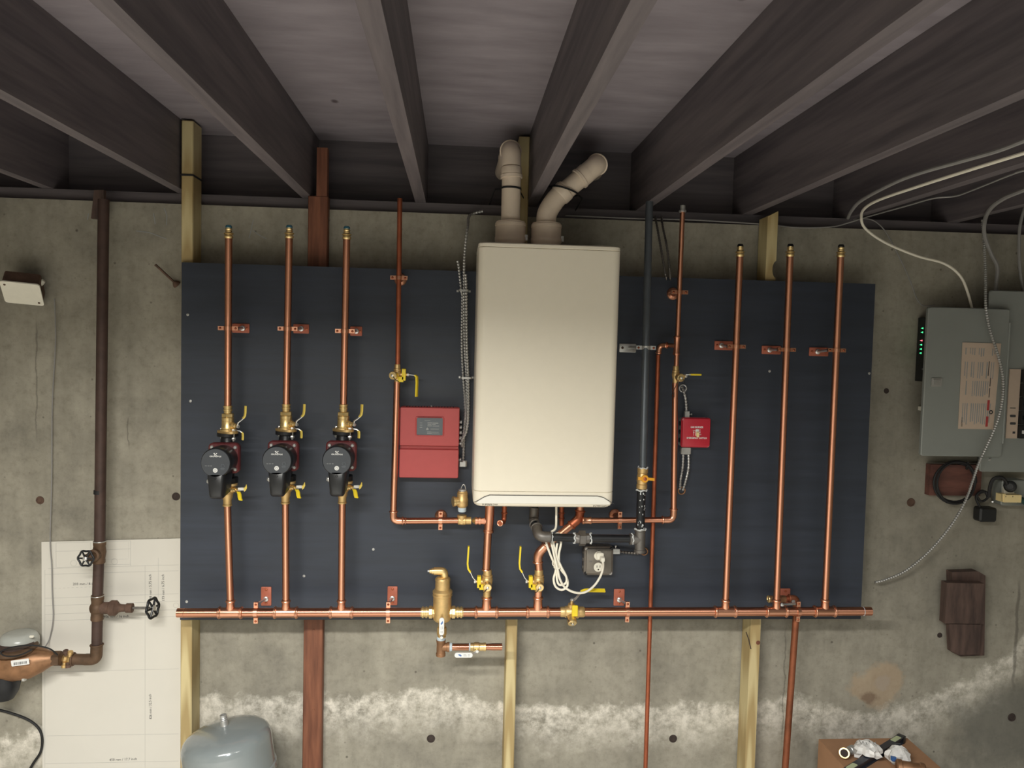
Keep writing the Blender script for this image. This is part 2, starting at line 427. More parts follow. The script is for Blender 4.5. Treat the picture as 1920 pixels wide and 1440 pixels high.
xs = [PZ(0, 322, JB).x-.01, PZ(0, 185, JB).x, PZ(230, 60, JB).x, PZ(665, 0, JB).x, PZ(1175, 0, JB).x, PZ(1785, 0, JB).x-.038, PZ(1920, 185, JB).x-.038]
xs[4] = max(xs[4], .2395)              # clears the stud that runs up beside it
xs = [xs[0]-.8, xs[0]-.4] + xs + [xs[-1]+.4, xs[-1]+.8]
JL = ['second beyond the beige junction box', 'just beyond the beige junction box', 'above the hanging beige junction box', 'above the rusty vertical iron pipe', 'above the three black pumps', 'above the red control box',
      'directly above the leaning white vent pipe', 'above the red emergency switch box', 'above the white cables by the breaker panel', 'just beyond the white cables', 'second beyond the white cables']
for x, lb in zip(xs, JL):
    o = single('floor_joist', 'dark brown timber floor joist running back '+lb, 'joist', MB().box(V((x+.019, (YB+.13)/2, JB+.1175)), (.038, .13-YB, .234)), 'joist_wood', 'floor joists under the ceiling')
# form tie holes in the concrete
for px, py, r, mt in ((808, 1385, 7.5, 'hole_dark'), (1262, 1385, 7.5, 'hole_dark'), (1708, 942, 8, 'rust'), (75, 938, 7, 'rust'), (330, 931, 7, 'hole_dark'), (1762, 1191, 5, 'hole_dark'), (1897, 1345, 8, 'hole_dark'), (1662, 733, 5, 'hole_dark')):
    c = P(px, py, 0); r *= S(0)
    mb = MB().torus(c, EY, r*.85, r*.22, 16, 6).lathe(c+V((0, .004, 0)), c-EY, [(0, r*.85), (.0045, r*.85)], 16)
    struct('tie_hole', mb, mt, wall_back)
for pts in (((475, 412), (471, 430), (467, 447)), ((474, 432), (486, 441), (500, 448)), ((288, 400), (291, 420)), ((308, 390), (313, 405), (312, 422)), ((255, 433), (280, 436), (312, 448)), ((166, 400), (164, 412))):
    q = PP(pts, -.0006); d = (q[-1]-q[0]).normalized(); struct('chalk_mark', MB().strip(q, V((-d.z, 0, d.x))*.003, .0006), 'print_grey', wall_back)
# ---------------------------------------------------------------- studs and board
def stud(label, x, wd, y0, y1, z1, mat, extra=None):
    s_ = thing('wall_stud', label, 'stud', (x+wd/2, (y0+y1)/2, FZ))
    part(s_, 'upright', MB().slab(V((x+wd/2, y0, (FZ+z1)/2)), wd, z1-FZ, .003, [(0, .0), (y0-y1-.003, 0), (y0-y1, .003)], n=2), mat); return s_
s1 = stud('pale pine stud behind the board edge beside the white paper', -.945, .039, -.002, -.0885, 2.344, 'pine')
x2 = P(568, 1300, -.04).x
s2 = stud('reddish brown flat timber upright behind the board between the pumps', x2, .068, -.002, -.04, JB-.0005, 'brown_board')
part(s2, 'upper_block', MB().box(V((x2+.046, -.02, 2.20)), (.036, .036, .168)), 'brown_board')
for py in (1182, 1332):
    c = P(588, py, -.04); part(s2, 'nail_head', MB().lathe(c+V((0, .002, 0)), c-EY, [(0, .006), (.0035, .0045)], 10), 'brown_board')
stud('narrow pale pine stud behind the white boiler and its vents', .201, .038, -.002, -.0885, 2.34, 'pine')
x4 = 1.1025
s4 = thing('wall_stud', 'wide grained pale pine stud with a knot and notched top below the right risers', 'stud', (x4+.019, -.045, FZ))
zn = P(1450, 505, -.089).z; zt = JB-.002
poly = [V((x4, -.010, FZ)), V((x4+.038, -.010, FZ))]
for a in range(9):
    th = -math.pi/2+math.pi*a/8; poly.append(V((x4+.038-.013*math.cos(th), -.010, zn+.03*math.sin(th))))
poly += [V((x4+.038, -.010, zt)), V((x4, -.010, zt-.02))]
part(s4, 'upright', MB().prism(poly, V((0, -.0785, 0))), 'pine')
c = P(1420, 1205, -.0885); part(s4, 'knot', MB().lathe(c+V((0.003, .003, 0)), c-EY, [(0, .009), (.0034, .008)], 12), 'brown_board')
mb = MB().strip([P(1399, 1185, -.0892), P(1404, 1200, -.0892), P(1408, 1217, -.0892)], V((.0035, 0, 0)), .001)
part(s4, 'split', mb, 'hole_dark')
board = thing('mounting_board', 'large black painted plywood board holding the boiler and pipework', 'board', (.29, -.095, .628))
c4 = [V((-.942, -.0892, .628)), V((1.515, -.0892, .628)), V((1.508, -.0892, 1.865)), V((-.939, -.0892, 1.865))]
part(board, 'panel', MB().prism(c4, V((0, BF+.0892, 0))), 'black_board')
for px, py in ((357, 752), (350, 1128), (570, 1080), (700, 1030), (1630, 700), (1443, 696), (1010, 1090), (352, 590)):
    c = P(px, py, BF); part(board, 'screw', MB().lathe(c+V((0, .001, 0)), c-EY, [(0, .0055), (.0022, .0045), (.003, .001)], 10), 'galv')
# ---------------------------------------------------------------- generic plumbing
def tee(par, c, ax, half, r, up=None, ul=0, ur=0, mat='copper'):
    ax = ax.normalized(); mb = MB(); R = r*1.16
    mb.lathe(c-ax*half, c+ax, [(0, r*1.08), (.002, R*1.1), (.009, R*1.1), (.011, R*.98), (half-.6*r, R*.98), (half+.6*r, R*.98), (2*half-.011, R*.98), (2*half-.009, R*1.1), (2*half-.002, R*1.1), (2*half, r*1.08)], 24)
    for sgn in (-1, 1): mb.torus(c+ax*(sgn*(half-.0055)), ax, R*1.08, .0021, 24, 8)
    if up is not None:
        mb.lathe(c, c+up, [(0, ur*1.05), (r*.9, ur*1.22), (ul-.011, ur*1.12), (ul-.009, ur*1.28), (ul-.002, ur*1.28), (ul, ur*1.08)], 20)
        mb.torus(c+up.normalized()*(ul-.0055), up, ur*1.26, .002, 20, 8)
    return part(par, 'tee_fitting', mb, mat)
def coupling(par, A, ax, L, r, mat='copper', name='press_coupling'):
    ax = ax.normalized(); mb = MB().lathe(A, A+ax, [(0, r*1.05), (.002, r*1.25), (.008, r*1.25), (.010, r*1.13), (L-.010, r*1.13), (L-.008, r*1.25), (L-.002, r*1.25), (L, r*1.05)], 20)
    for t_ in (.005, L-.005): mb.torus(A+ax*t_, ax, r*1.22, .0018, 20, 8)
    return part(par, name, mb, mat)
def elbow(par, a, c, b, r, R=.03, mat='copper', name='elbow_fitting'):
    """press elbow: from a round corner c to b"""
    p = fil([a, c, b], R, 8); mb = MB().tube(p, r*1.12, 18)
    d1, d2 = (c-a).normalized(), (b-c).normalized()
    mb.torus(a+d1*.004, d1, r*1.2, .0024, 20, 8).torus(b-d2*.004, d2, r*1.2, .0024, 20, 8)
    return part(par, name, mb, mat)
def hexnut(c, ax, r, L): 
    ax = ax.normalized(); return MB().lathe(c-ax*(L/2), c+ax, [(0, r*.9), (.001, r), (L-.001, r), (L, r*.9)], 6, math.pi/6)
# ---------------------------------------------------------------- main header
HA, HB = P(332.5, 1149, PY), P(1633, 1146, PY); HZ = (HA.z+HB.z)/2; HR = .0153
def HX(px): return P(px, 1148, PY).x
def hpt(x): return HA.lerp(HB, (x-HA.x)/(HB.x-HA.x))
hd = thing('header_pipe', 'long horizontal copper header pipe with tees along the bottom of the board', 'pipe', hpt((HA.x+HB.x)/2)-V((0, 0, HR)))
part(hd, 'pipe', MB().cyl(hpt(HA.x), hpt(P(795, 1148, PY).x), HR, seg=28), 'copper')
part(hd, 'pipe', MB().cyl(hpt(P(862, 1148, PY).x), hpt(P(1052, 1148, PY).x), HR, seg=28), 'copper')
part(hd, 'pipe', MB().cyl(hpt(P(1092, 1148, PY).x), hpt(HB.x), HR, seg=28), 'copper')
for px in (346, 1618):
    c = hpt(HX(px)); part(hd, 'groove_ring', MB().torus(c, EX, HR, .0011, 28, 6), 'tape' if px > 1000 else 'copper')
for px, up, ur in ((432, .045, .0115), (536, .045, .0115), (640, .045, .0115), (912, .055, .0135), (1008, .055, .0135), (1359.5, .045, .0115), (1455, .045, .0115), (1546, .045, .0115)):
    tee(hd, hpt(HX(px)), EX, .041, HR, EZ, up, ur)
# ---------------------------------------------------------------- pipe hangers
def ear_clamp(par, c, ax, r, side, mat='copper'):
    """two-piece strap round a pipe: c on pipe axis, ax pipe axis, side = ear direction"""
    ax = ax.normalized(); side = side.normalized(); fr = side.cross(ax)
    if fr.y > 0: fr = -fr
    mb = MB(); rr = r+.0016
    pts = []
    for k in range(25):
        a = 2*math.pi*k/24; pts.append(c+side*(rr*math.cos(a))+fr*(rr*math.sin(a)))
    mb.strip(pts, ax*.0125, .0026)
    part(par, 'strap', mb, mat)
    for sg in (-1, 1):
        e = MB(); a = c+side*(sg*(rr-.001)); b = c+side*(sg*(rr+.019))
        e.strip([a+fr*.003, b+fr*.003], ax*.0135, .003).strip([a-fr*.003, b-fr*.003], ax*.0135, .003)
        ear = part(par, 'ear', e, mat)
        s_ = c+side*(sg*(rr+.0115)); part(ear, 'screw', MB().lathe(s_-fr*.006, s_+fr, [(0, .0045), (.010, .0045), (.012, .003), (.0135, .001)], 10), 'copper_dull')
def hanger(label, plate_px, cpt, ax, r, side, group, rod=True, mat='copper', pmat='copper_paint', foot=None):
    x0, x1, y0, y1 = plate_px; a, b = P(x0, y0, BF), P(x1, y1, BF)
    h = thing('pipe_hanger', label, 'hanger', V((cpt.x, cpt.y, min(b.z, cpt.z-.02))), group)
    pc = V(((a.x+b.x)/2, BF, (a.z+b.z)/2)); pw, ph = abs(b.x-a.x), abs(a.z-b.z)
    pl = part(h, 'wall_plate', MB().slab(pc, pw, ph, .003, [(0, 0), (.0035, 0), (.0042, .001)], n=3), pmat)
    hx = ph > pw
    for sg in (-1, 1):
        q = pc+(EZ*(sg*ph*.36) if hx else EX*(sg*pw*.36))-EY*.004
        part(pl, 'screw', MB().lathe(q, q-EY, [(0, .0045), (.002, .004), (.003, .001)], 10), 'copper_dull')
    if rod:
        tip = cpt+side*(r+.0125); q = V((pc.x, BF-.004, pc.z)); q = V((q.x*.45+tip.x*.55, q.y, q.z)) if not hx else V((q.x, q.y, q.z-ph*.12))
        if foot: q = P(foot[0], foot[1], BF-.004)
        part(h, 'threaded_rod', MB().cyl(q, tip, .0046, seg=12), 'steel')
        part(h, 'rod_socket', MB().lathe(q+EY*.001, q-EY, [(0, .0095), (.008, .009), (.010, .006)], 14), 'steel')
    ear_clamp(h, cpt, ax, r, side, mat); return h
G1, G2, G3 = 'copper hangers on the pump risers', 'copper hangers on the right risers', 'copper hangers under the header pipe'
RR = .0116
def vx(px, py): return P(px, py, PY)
# header hangers
for plt, cx, lb in (((490, 509, 1100, 1135), 480, 'copper hanger holding the header beside the pump riser nearest the paper'), ((727, 745, 1099, 1134), 728, 'copper hanger holding the header beside the brass air separator'),
                    ((1151, 1170, 1104, 1135), 1176, 'copper hanger holding the header below the grey outlet box'), ((1463, 1480, 1103, 1135), 1496, 'copper hanger holding the header next to the dull bent copper pipe')):
    hanger(lb, plt, hpt(HX(cx)), EX, HR, EZ, G3, foot=(1467, 1133) if cx == 1496 else None)
# ---------------------------------------------------------------- pump zones
ZN = [(428.7, 430, 431, 404, 868, 'nearest the white paper'), (545, 430, 537, 519, 864, 'between the other two'), (652, 432, 641, 631.7, 864, 'nearest the red control box')]
HG = [(436, 468, 606.5, 624.5), (550.5, 579.5, 607.5, 625.5), (657, 679, 612, 630)]
for i, (tx, ty, bx, dx, dy, who) in enumerate(ZN):
    top = P(tx, ty, PY); dc = P(dx, dy, -.34); zc = dc.z; X = dc.x
    botx = hpt(HX((432, 536, 640)[i])).x; top.x = (top.x+X)/2
    XB = (X+botx)/2
    # upper riser
    za = zc+.165
    r_ = thing('riser_pipe', 'upper copper riser pipe capped with a threaded adapter, '+who, 'pipe', V((X, PY, za)), 'upper pump risers')
    part(r_, 'pipe', MB().cyl(V((X, PY, za)), top-EZ*.02, RR, seg=22), 'copper')
    part(r_, 'threaded_adapter', MB().lathe(top-EZ*.03, top, [(0, .0125), (.004, .0145), (.008, .0145), (.009, .0118), (.014, .0118), (.0145, .0155), (.0175, .0155), (.018, .0120), (.021, .0098), (.024, .0114), (.027, .0096), (.030, .0112), (.033, .0094), (.036, .0105)], 20), 'brass')
    part(r_, 'tape_end', MB().lathe(top+EZ*.004, top+EZ, [(0, .0108), (.006, .0103), (.0095, .0075)], 16), 'tape_blue')
    # hanger
    ccx = V((X+(top.x-X)*.6, PY, P(tx, sum(HG[i][2:])/2, PY).z))
    hanger('copper hanger with side plate on the upper pump riser '+who, HG[i], ccx, EZ, RR, EX, G1)
    # isolation flange valve
    zf = zc+.0855
    v_ = thing('isolation_valve', 'brass isolation valve with yellow levers above the pump '+who, 'valve', V((X, PY, zf)), 'upper pump valves')
    o0 = V((X, PY, zf))
    part(v_, 'valve_body', MB().lathe(o0, o0+EZ, [(0, .024), (.006, .024), (.008, .0205), (.016, .0205), (.018, .0195), (.034, .0195), (.0345, .0188), (.036, .0188), (.0365, .0195), (.045, .0195), (.047, .017), (.048, .016)], 26), 'brass')
    part(v_, 'hex_collar', MB().lathe(o0+EZ*.047, o0+EZ, [(0, .0185), (.001, .0195), (.011, .0195), (.013, .0165)], 6), 'brass')
    mb = MB().lathe(o0+EZ*.059, o0+EZ, [(0, .0125), (.008, .0125), (.009, .0145), (.014, .0145), (.015, .0128), (.019, .0128), (.020, .0145), (.025, .0145), (.026, .012)], 20)
    part(v_, 'press_socket', mb, 'brass')
    pl = []
    for k in range(32):
        a = 2*math.pi*k/32; pl.append(o0+V((.041*math.copysign(abs(math.cos(a))**.8, math.cos(a)), .024*math.copysign(abs(math.sin(a))**.8, math.sin(a)), -.006)))
    R_ = Matrix.Rotation(math.radians(-38), 3, 'Z'); pl = [o0+(R_ @ (p-o0)) for p in pl]
    part(v_, 'flange', MB().prism(pl, EZ*.008), 'brass_cast')
    for sg in (-1, 1):
        q = o0+R_ @ V((sg*.031, 0, 0)); mb = MB().cyl(q+EZ*.002, q-EZ*.031, .0036, seg=10)
        b_ = part(v_, 'bolt', mb, 'steel'); part(b_, 'bolt_head', hexnut(q+EZ*.0055, EZ, .0068, .007), 'steel'); part(b_, 'nut', hexnut(q-EZ*.023, EZ, .0072, .008), 'steel')
    bo = o0+V((.014, -.010, .022)); dr = V((.8, -.45, -.1)).normalized(); e = bo+dr*.024
    part(v_, 'stem_boss', MB().lathe(bo, e, [(0, .010), (.010, .010), (.011, .008), (.018, .008), (.02, .005), (.026, .005)], 14), 'brass')
    part(v_, 'drain_boss', MB().lathe(bo-EZ*.016, bo-EZ*.016+dr, [(0, .008), (.018, .008)], 12), 'brass')
    wv = V((.35, -.6, 0)).normalized()*.009
    h1 = [e, e+V((.004, 0, .012)), e+V((.016, -.004, .021)), e+V((.021, -.005, .026))]
    lv = part(v_, 'lever', MB().strip(h1, wv, .0022), 'steel')
    part(lv, 'grip', MB().strip([h1[-1], h1[-1]+V((.006, -.001, .008)), h1[-1]+V((.008, -.001, .020)), h1[-1]+V((.0085, -.001, .042))], wv*1.15, .005), 'yellow_pale', 'yellow plastic grip')
    h2 = [e-EZ*.014, e+V((.010, -.002, -.015)), e+V((.016, -.003, -.019))]
    lv = part(v_, 'lever', MB().strip(h2, wv, .0022), 'steel')
    part(lv, 'grip', MB().strip([h2[-1], h2[-1]+V((.004, 0, -.004)), h2[-1]+V((.0045, 0, -.014)), h2[-1]+V((.004, 0, -.026))], wv*1.1, .005), 'yellow_pale', 'yellow plastic grip')
    part(v_, 'lever_nut', hexnut(e+dr*.006, dr, .006, .006), 'steel')
    # circulator pump
    p_ = thing('circulator_pump', 'round black and maroon circulator pump with a button dial, '+who, 'pump', V((X, PY, zc-.087)), 'circulator pumps')
    pc = V((X, PY, zc))
    neck = MB().lathe(pc-EZ*.086, pc, [(0, .034), (.017, .034), (.019, .021), (.052, .026), (.086, .040), (.120, .026), (.153, .021), (.155, .034), (.166, .034)], 24)
    part(p_, 'volute', neck, 'iron_black')
    part(p_, 'volute_plate', MB().slab(pc+V((0, -.022, .002)), .100, .100, .016, [(0, .004), (.003, 0), (.018, 0), (.023, .004)], n=6), 'red_pump', 'maroon cast iron plate')
    for sx in (-1, 1):
        for sz in (-1, 1):
            q = pc+V((sx*.037, -.044, sz*.036+.002)); part(p_, 'plate_bolt', MB().lathe(q, q-EY, [(0, .0058), (.004, .0058), (.006, .004)], 12), 'galv')
    mc = pc+V((0, -.042, 0))
    part(p_, 'motor_housing', MB().lathe(mc, mc-EY, [(0, .046), (.030, .046), (.032, .0475), (.080, .0475), (.084, .0465), (.086, .044)], 40), 'black_plastic')
    fc = mc-EY*.086
    face = part(p_, 'control_face', MB().lathe(fc, fc-EY, [(0, .0445), (.002, .0445), (.003, .0435)], 40), 'charcoal')
    fy = fc.y-.0032
    part(face, 'lettering', text_mb('GRUNDFOS', .0062, V((fc.x, fy, fc.z+.0205)), width=.036, bold=.00012), 'print_white')
    mb = MB(); lg = V((fc.x, fy, fc.z+.027))
    for a, b in (((-.005, .003), (.003, -.004)), ((-.004, -.0035), (.005, .004)), ((-.006, .0035), (-.001, .0035)), ((.001, -.0035), (.005, -.0035))):
        mb.strip([lg+V((a[0], 0, a[1])), lg+V((b[0], 0, b[1]))], V((0, .0004, 0)), .0017)
    part(face, 'emblem', mb, 'print_white')
    q = V((fc.x, fy, fc.z-.0235)); bt = part(face, 'button', MB().lathe(q+EY*.001, q-EY, [(0, .0072), (.0022, .0072), (.003, .0062)], 24), 'print_white')
    part(bt, 'button_mark', MB().torus(q-EY*.003, EY, .0033, .0006, 16, 6), 'print_grey')
    mb = MB()
    for k in range(3): mb.box(V((fc.x-.029+k*.008, fy, fc.z-.0095)), (.0055, .0005, .0014))
    part(face, 'indicator_lights', mb, 'print_grey')
    mb = MB().torus(V((fc.x+.023, fy, fc.z-.009)), EY, .0055, .0008, 16, 6); mb.box(V((fc.x+.022, fy, fc.z-.018)), (.013, .0004, .002)); mb.box(V((fc.x+.022, fy, fc.z-.0215)), (.011, .0004, .0012))
    part(face, 'rating_mark', mb, 'label_grey')
    tz = zc-.082; polys = []
    for yy, wt_, wb, z1, z2 in ((-.252, .058, .046, zc-.03, zc-.112), (-.325, .058, .046, zc-.03, zc-.118), (-.338, .050, .038, zc-.034, zc-.112), (-.341, .044, .032, zc-.038, zc-.106)):
        q = []
        for sx, sz in ((-1, 1), (1, 1), (1, -1), (-1, -1)):
            wv2 = wt_ if sz > 0 else wb; zz = z1 if sz > 0 else z2
            for k in range(4):
                a = {(-1, 1): 180, (1, 1): 90, (1, -1): 0, (-1, -1): 270}[(sx, sz)]-k*30; rr_ = .010
                q.append(V((X+sx*(wv2/2-rr_)+rr_*math.cos(math.radians(a)), yy, zz-sz*rr_+rr_*math.sin(math.radians(a)))))
        polys.append(q)
    tb = part(p_, 'terminal_box', MB().layers(polys), 'black_plastic')
    part(tb, 'cover_screw', MB().torus(V((X, -.3415, zc-.049)), EY, .003, .001, 12, 6), 'iron_black')
    q = V((X-.027, -.30, zc-.066)); part(p_, 'cable_gland', MB().lathe(q, q-EX, [(0, .010), (.006, .010), (.008, .007), (.011, .006)], 14), 'galv')
    # lower valve
    zl = zc-.0855
    v_ = thing('isolation_valve', 'brass isolation valve with yellow wing handles below the pump '+who, 'valve', V((XB, PY, zl-.075)), 'lower pump valves')
    o0 = V((X, PY, zl)); pl = [o0+(R_ @ V((.041*math.cos(2*math.pi*k/32), .026*math.sin(2*math.pi*k/32), 0))) for k in range(32)]
    part(v_, 'flange', MB().prism(pl, EZ*-.008), 'brass_cast')
    part(v_, 'valve_body', MB().lathe(o0-EZ*.007, o0-EZ, [(0, .022), (.006, .0205), (.030, .0205), (.032, .018), (.044, .0165), (.052, .0135), (.066, .0135), (.067, .0150), (.072, .0150), (.073, .012)], 24), 'brass_cast')
    bo = o0+V((.016, -.006, -.022)); e = bo+V((.026, -.008, 0))
    part(v_, 'stem_boss', MB().lathe(bo, e, [(0, .011), (.008, .011), (.009, .009), (.016, .009), (.017, .005), (.027, .005)], 12), 'brass')
    part(v_, 'wing_nut', hexnut(e+V((.002, -.001, .001)), V((1, -.3, 0)), .0065, .006), 'steel')
    wv = V((0, -.006, .008))*1.2
    lv = part(v_, 'handle', MB().strip([e+V((.0, -.010, -.004)), e+V((.004, -.012, -.012)), e+V((.006, -.014, -.024)), e+V((.009, -.014, -.032))], V((.012, -.006, 0)), .004), 'yellow', 'bright yellow wing handle')
    lv = part(v_, 'handle_bracket', MB().strip([e+V((-.002, -.008, .004)), e+V((.010, -.004, .004)), e+V((.016, .0, .003))], V((0, -.003, .010)), .0022), 'steel')
    part(v_, 'handle', MB().strip([e+V((.015, 0, .0)), e+V((.020, 0, .004)), e+V((.024, 0, .013))], V((0, -.004, .012)), .004), 'yellow_pale')
    # lower riser
    z0 = hpt(botx).z+.03; zt2 = zl-.07
    r_ = thing('riser_pipe', 'lower copper pipe dropping to the header from the pump '+who, 'pipe', V((botx, PY, z0)), 'lower pump risers')
    part(r_, 'pipe', MB().cyl(V((botx, PY, z0)), V((X, PY, zt2)), RR, seg=22), 'copper')
    part(r_, 'press_ring', MB().torus(V((X, PY, zt2-.006)), EZ, RR, .0018, 20, 8), 'copper')
# ---------------------------------------------------------------- three right risers
for (tx, ty, bx, plt, cpx, who) in ((1388, 465, 1359.5, (1339.5, 1373, 639, 656.7), 650, 'nearest the red emergency switch'), (1482, 465, 1455, (1428, 1463, 648, 664.5), 656, 'between the other two tall risers'), (1577, 466, 1546, (1517, 1552, 651, 668), 657, 'nearest the grey breaker panel')):
    top = P(tx, ty, PY); bot = hpt(HX(bx))+EZ*.03
    r_ = thing('riser_pipe', 'tall copper riser pipe with threaded end, '+who, 'pipe', bot, 'right risers')
    part(r_, 'pipe', MB().cyl(bot, top-EZ*.02, RR, seg=22), 'copper')
    part(r_, 'threaded_adapter', MB().lathe(top-EZ*.03, top, [(0, .0125), (.004, .0145), (.008, .0145), (.009, .0118), (.014, .0118), (.0145, .0155), (.0175, .0155), (.018, .0120), (.021, .0098), (.024, .0114), (.027, .0096), (.030, .0112), (.033, .0094), (.036, .0105)], 20), 'brass')
    part(r_, 'tape_end', MB().lathe(top+EZ*.004, top+EZ, [(0, .0108), (.006, .0103), (.0095, .0075)], 16), 'iron_black')
    zz = P(tx, cpx, PY).z; f_ = (zz-bot.z)/(top.z-bot.z); cc = bot.lerp(top, f_)
    hanger('copper plate hanger on the tall riser '+who, plt, cc, EZ, RR, -EX, G2)
# ---------------------------------------------------------------- boiler
BY = -.37; bx0, bx1 = .0615, .5165; bxc = (bx0+bx1)/2; bw = bx1-bx0
zt, zc1, zc0, zb = 1.934, 1.9195, 1.144, 1.093
bo = thing('boiler', 'tall white wall-hung gas boiler with rounded edges in the middle of the board', 'boiler', V((bxc, -.235, zb)))
d_ = -BY+BF; L_ = [(0, 0), (d_-.035, 0), (d_-.02, .002), (d_-.009, .007), (d_-.003, .0135), (d_, .022)]
def vslab(z0, z1, lay, rt=.002, rb=.002, wx=0):
    """shell with rounded vertical front edges: polygon in plan, extruded in z"""
    q = []; R = .026; W = bw/2+wx
    pts = [(W, 0), (W, d_-R)]+[(W-R+R*math.cos(math.radians(a)), d_-R+R*math.sin(math.radians(a))) for a in range(10, 91, 10)]
    pts += [(-x, y) for x, y in reversed(pts)]
    mb = MB(); polys = []
    for z, ins in lay:
        k = 1-ins/(bw/2); polys.append([V((bxc+x*k, BF-y*(1-ins/d_), z)) for x, y in pts])
    return mb.layers(polys)
part(bo, 'front_cover', vslab(zc0, zc1, [(zc0, .0015), (zc0+.0015, 0), (zc1-.0015, 0), (zc1, .0015)]), 'enamel')
part(bo, 'top_cap', vslab(zc1, zt, [(zc1+.0008, .0015), (zc1+.002, 0), (zt-.003, 0), (zt, .003)]), 'enamel')
bp = part(bo, 'bottom_panel', vslab(zb, zc0, [(zb-.002, .022), (zb, .012), (zb+.005, .005), (zb+.013, .001), (zb+.02, 0), (zc0-.0022, 0), (zc0-.0008, .0015)]), 'enamel')
part(bo, 'inner_case', MB().box(V((bxc, BF-.11, (zb+zt)/2+.004)), (bw-.02, .21, zt-zb-.02)), 'galv')
pts = [P(889, 941.5, BY-.001), P(897, 938, BY-.001), P(908, 931.5, BY-.001), P(918, 928, BY-.001), P(1020, 929, BY-.001), P(1120, 930, BY-.001), P(1131, 932.5, BY-.001), P(1143, 940, BY-.001), P(1151, 944.5, BY-.001)]
part(bo, 'flap_gap', MB().tube(pts, .0011, 6), 'print_dark')
fl = [p+V((0, .0006, -.002)) for p in pts]; base = [V((bx1-.012, BY-.0004, zb+.012)), V((bxc, BY-.0004, zb+.0125)), V((bx0+.012, BY-.0004, zb+.012))]
fl[0].x = bx0+.012; fl[-1].x = bx1-.012
part(bo, 'control_flap', MB().prism([V((p.x, BY-.0003, p.z)) for p in fl]+base, V((0, -.0012, 0))), 'enamel_white')
for s_, px, py, wd in (('SUPERFLOW', 918.5, 946.3, .050), ('INTERGAS', 1124.5, 949, .043)):
    part(bp, 'lettering', text_mb(s_, .0075, P(px, py, BY-.0022), width=wd, bold=.00008), 'print_dark')
# ---------------------------------------------------------------- vents
VY = -.235; k = S(VY)
def vent(label, cx, cy0, cy1, path, rim, grp='white plastic boiler vent pipes'):
    A, B = P(cx, cy0, VY), P(cx+.7, cy1, VY); A = V((A.x, VY, zt)); B.y = VY
    t_ = thing('vent_pipe', label, 'vent pipe', A, grp); L = (B-A).length
    part(t_, 'collar', MB().lathe(A, B, [(0, .047), (.008, .047), (.018, .0490), (.022, .0515), (.034, .0515), (.036, .0500), (L*.82, .0500), (L*.84, .0515), (L*.94, .0505), (L*.97, .047), (L, .047), (L+.001, .034)], 36), 'pvc')
    part(t_, 'collar_clip', MB().box(A+V((.052, -.004, .035)), (.010, .016, .018)), 'galv')
    return t_, B
v1, B = vent('straight white plastic vent pipe rising from the boiler with a turned-back elbow', 956.5, 455, 416, None, None)
r = .0315
t1 = P(959, 333, VY); t2 = P(958.5, 312, VY)
part(v1, 'pipe', MB().cyl(B-EZ*.01, t1, r, seg=30), 'pvc')
part(v1, 'coupling', MB().lathe(t1-EZ*.002, t2, [(0, .0365), (.010, .0365), (.012, .0345), (.034, .0345), (.036, .033)], 30), 'pvc')
e0 = t2-EZ*.004; pts = fil([e0, e0+V((-.001, .01, .062)), e0+V((-.004, .14, .062))], .06, 10)
eb = part(v1, 'elbow', MB().tube(pts, r*1.05, 28), 'pvc')
part(eb, 'elbow_rim', MB().torus(pts[-4], pts[-4]-pts[-5], r*1.08, .003, 28, 8), 'pvc')
part(v1, 'onward_pipe', MB().cyl(pts[-1]-EY*.01, V((pts[-1].x-.003, .1295, pts[-1].z)), r*.95, seg=24), 'pvc')
v2, B = vent('leaning white plastic vent pipe that slants right above the boiler', 1024, 456, 419, None, None)
q = [B-EZ*.012, P(1026, 400, VY), P(1042, 374, VY), P(1062, 354, VY)]
part(v2, 'lower_elbow', MB().tube(spl(q, 6), r*1.06, 28), 'pvc')
a, b = P(1050, 366, VY), P(1098, 326, VY); dd = (b-a).normalized()
part(v2, 'pipe', MB().cyl(a, b, r, seg=30), 'pvc')
part(v2, 'elbow_hub', MB().lathe(P(1048, 368, VY), P(1064, 352, VY), [(0, .034), (.004, .0365), (.028, .0365), (.030, .033)], 30), 'pvc')
part(v2, 'coupling', MB().lathe(b-dd*.03, b, [(0, .033), (.002, .0365), (.010, .0365), (.012, .0345), (.036, .0345)], 30), 'pvc')
e0 = b; pts = fil([e0, P(1121, 307, VY), P(1121, 307, VY)+V((.02, .13, .02))], .055, 10)
eb = part(v2, 'elbow', MB().tube(pts, r*1.05, 28), 'pvc')
part(eb, 'elbow_rim', MB().torus(pts[-5], pts[-5]-pts[-6], r*1.08, .003, 28, 8), 'pvc')
part(v2, 'onward_pipe', MB().cyl(pts[-1]-EY*.01, V((pts[-1].x+.03, .125, pts[-1].z+.03)), r*.95, seg=24), 'pvc')
def band(c, ax, R, w_):
    u, v = frame(ax); pts = [c+u*(R*math.cos(2*math.pi*i/28))+v*(R*math.sin(2*math.pi*i/28)) for i in range(29)]
    return MB().strip(pts, ax.normalized()*w_, .0016)
c = P(958.5, 354, VY); mb = merge(band(c, V((.02, 0, 1)), .0332, .006), MB().strip([c+V((.030, .010, 0)), c+V((.038, .07, 0)), V((.222, -.0894, c.z-.001))], EZ*.006, .0016), MB().strip([c+V((-.03, .004, 0)), c+V((-.052, .03, .002)), V((c.x-.06, .1295, c.z))], EZ*.006, .0016))
single('pipe_strap', 'thin black strap tied round the straight white vent pipe', 'strap', mb, 'black_rubber', 'black straps on the vents')
c = P(1060, 357.7, VY); ax = V((.29, 0, .957)).normalized(); sw = []
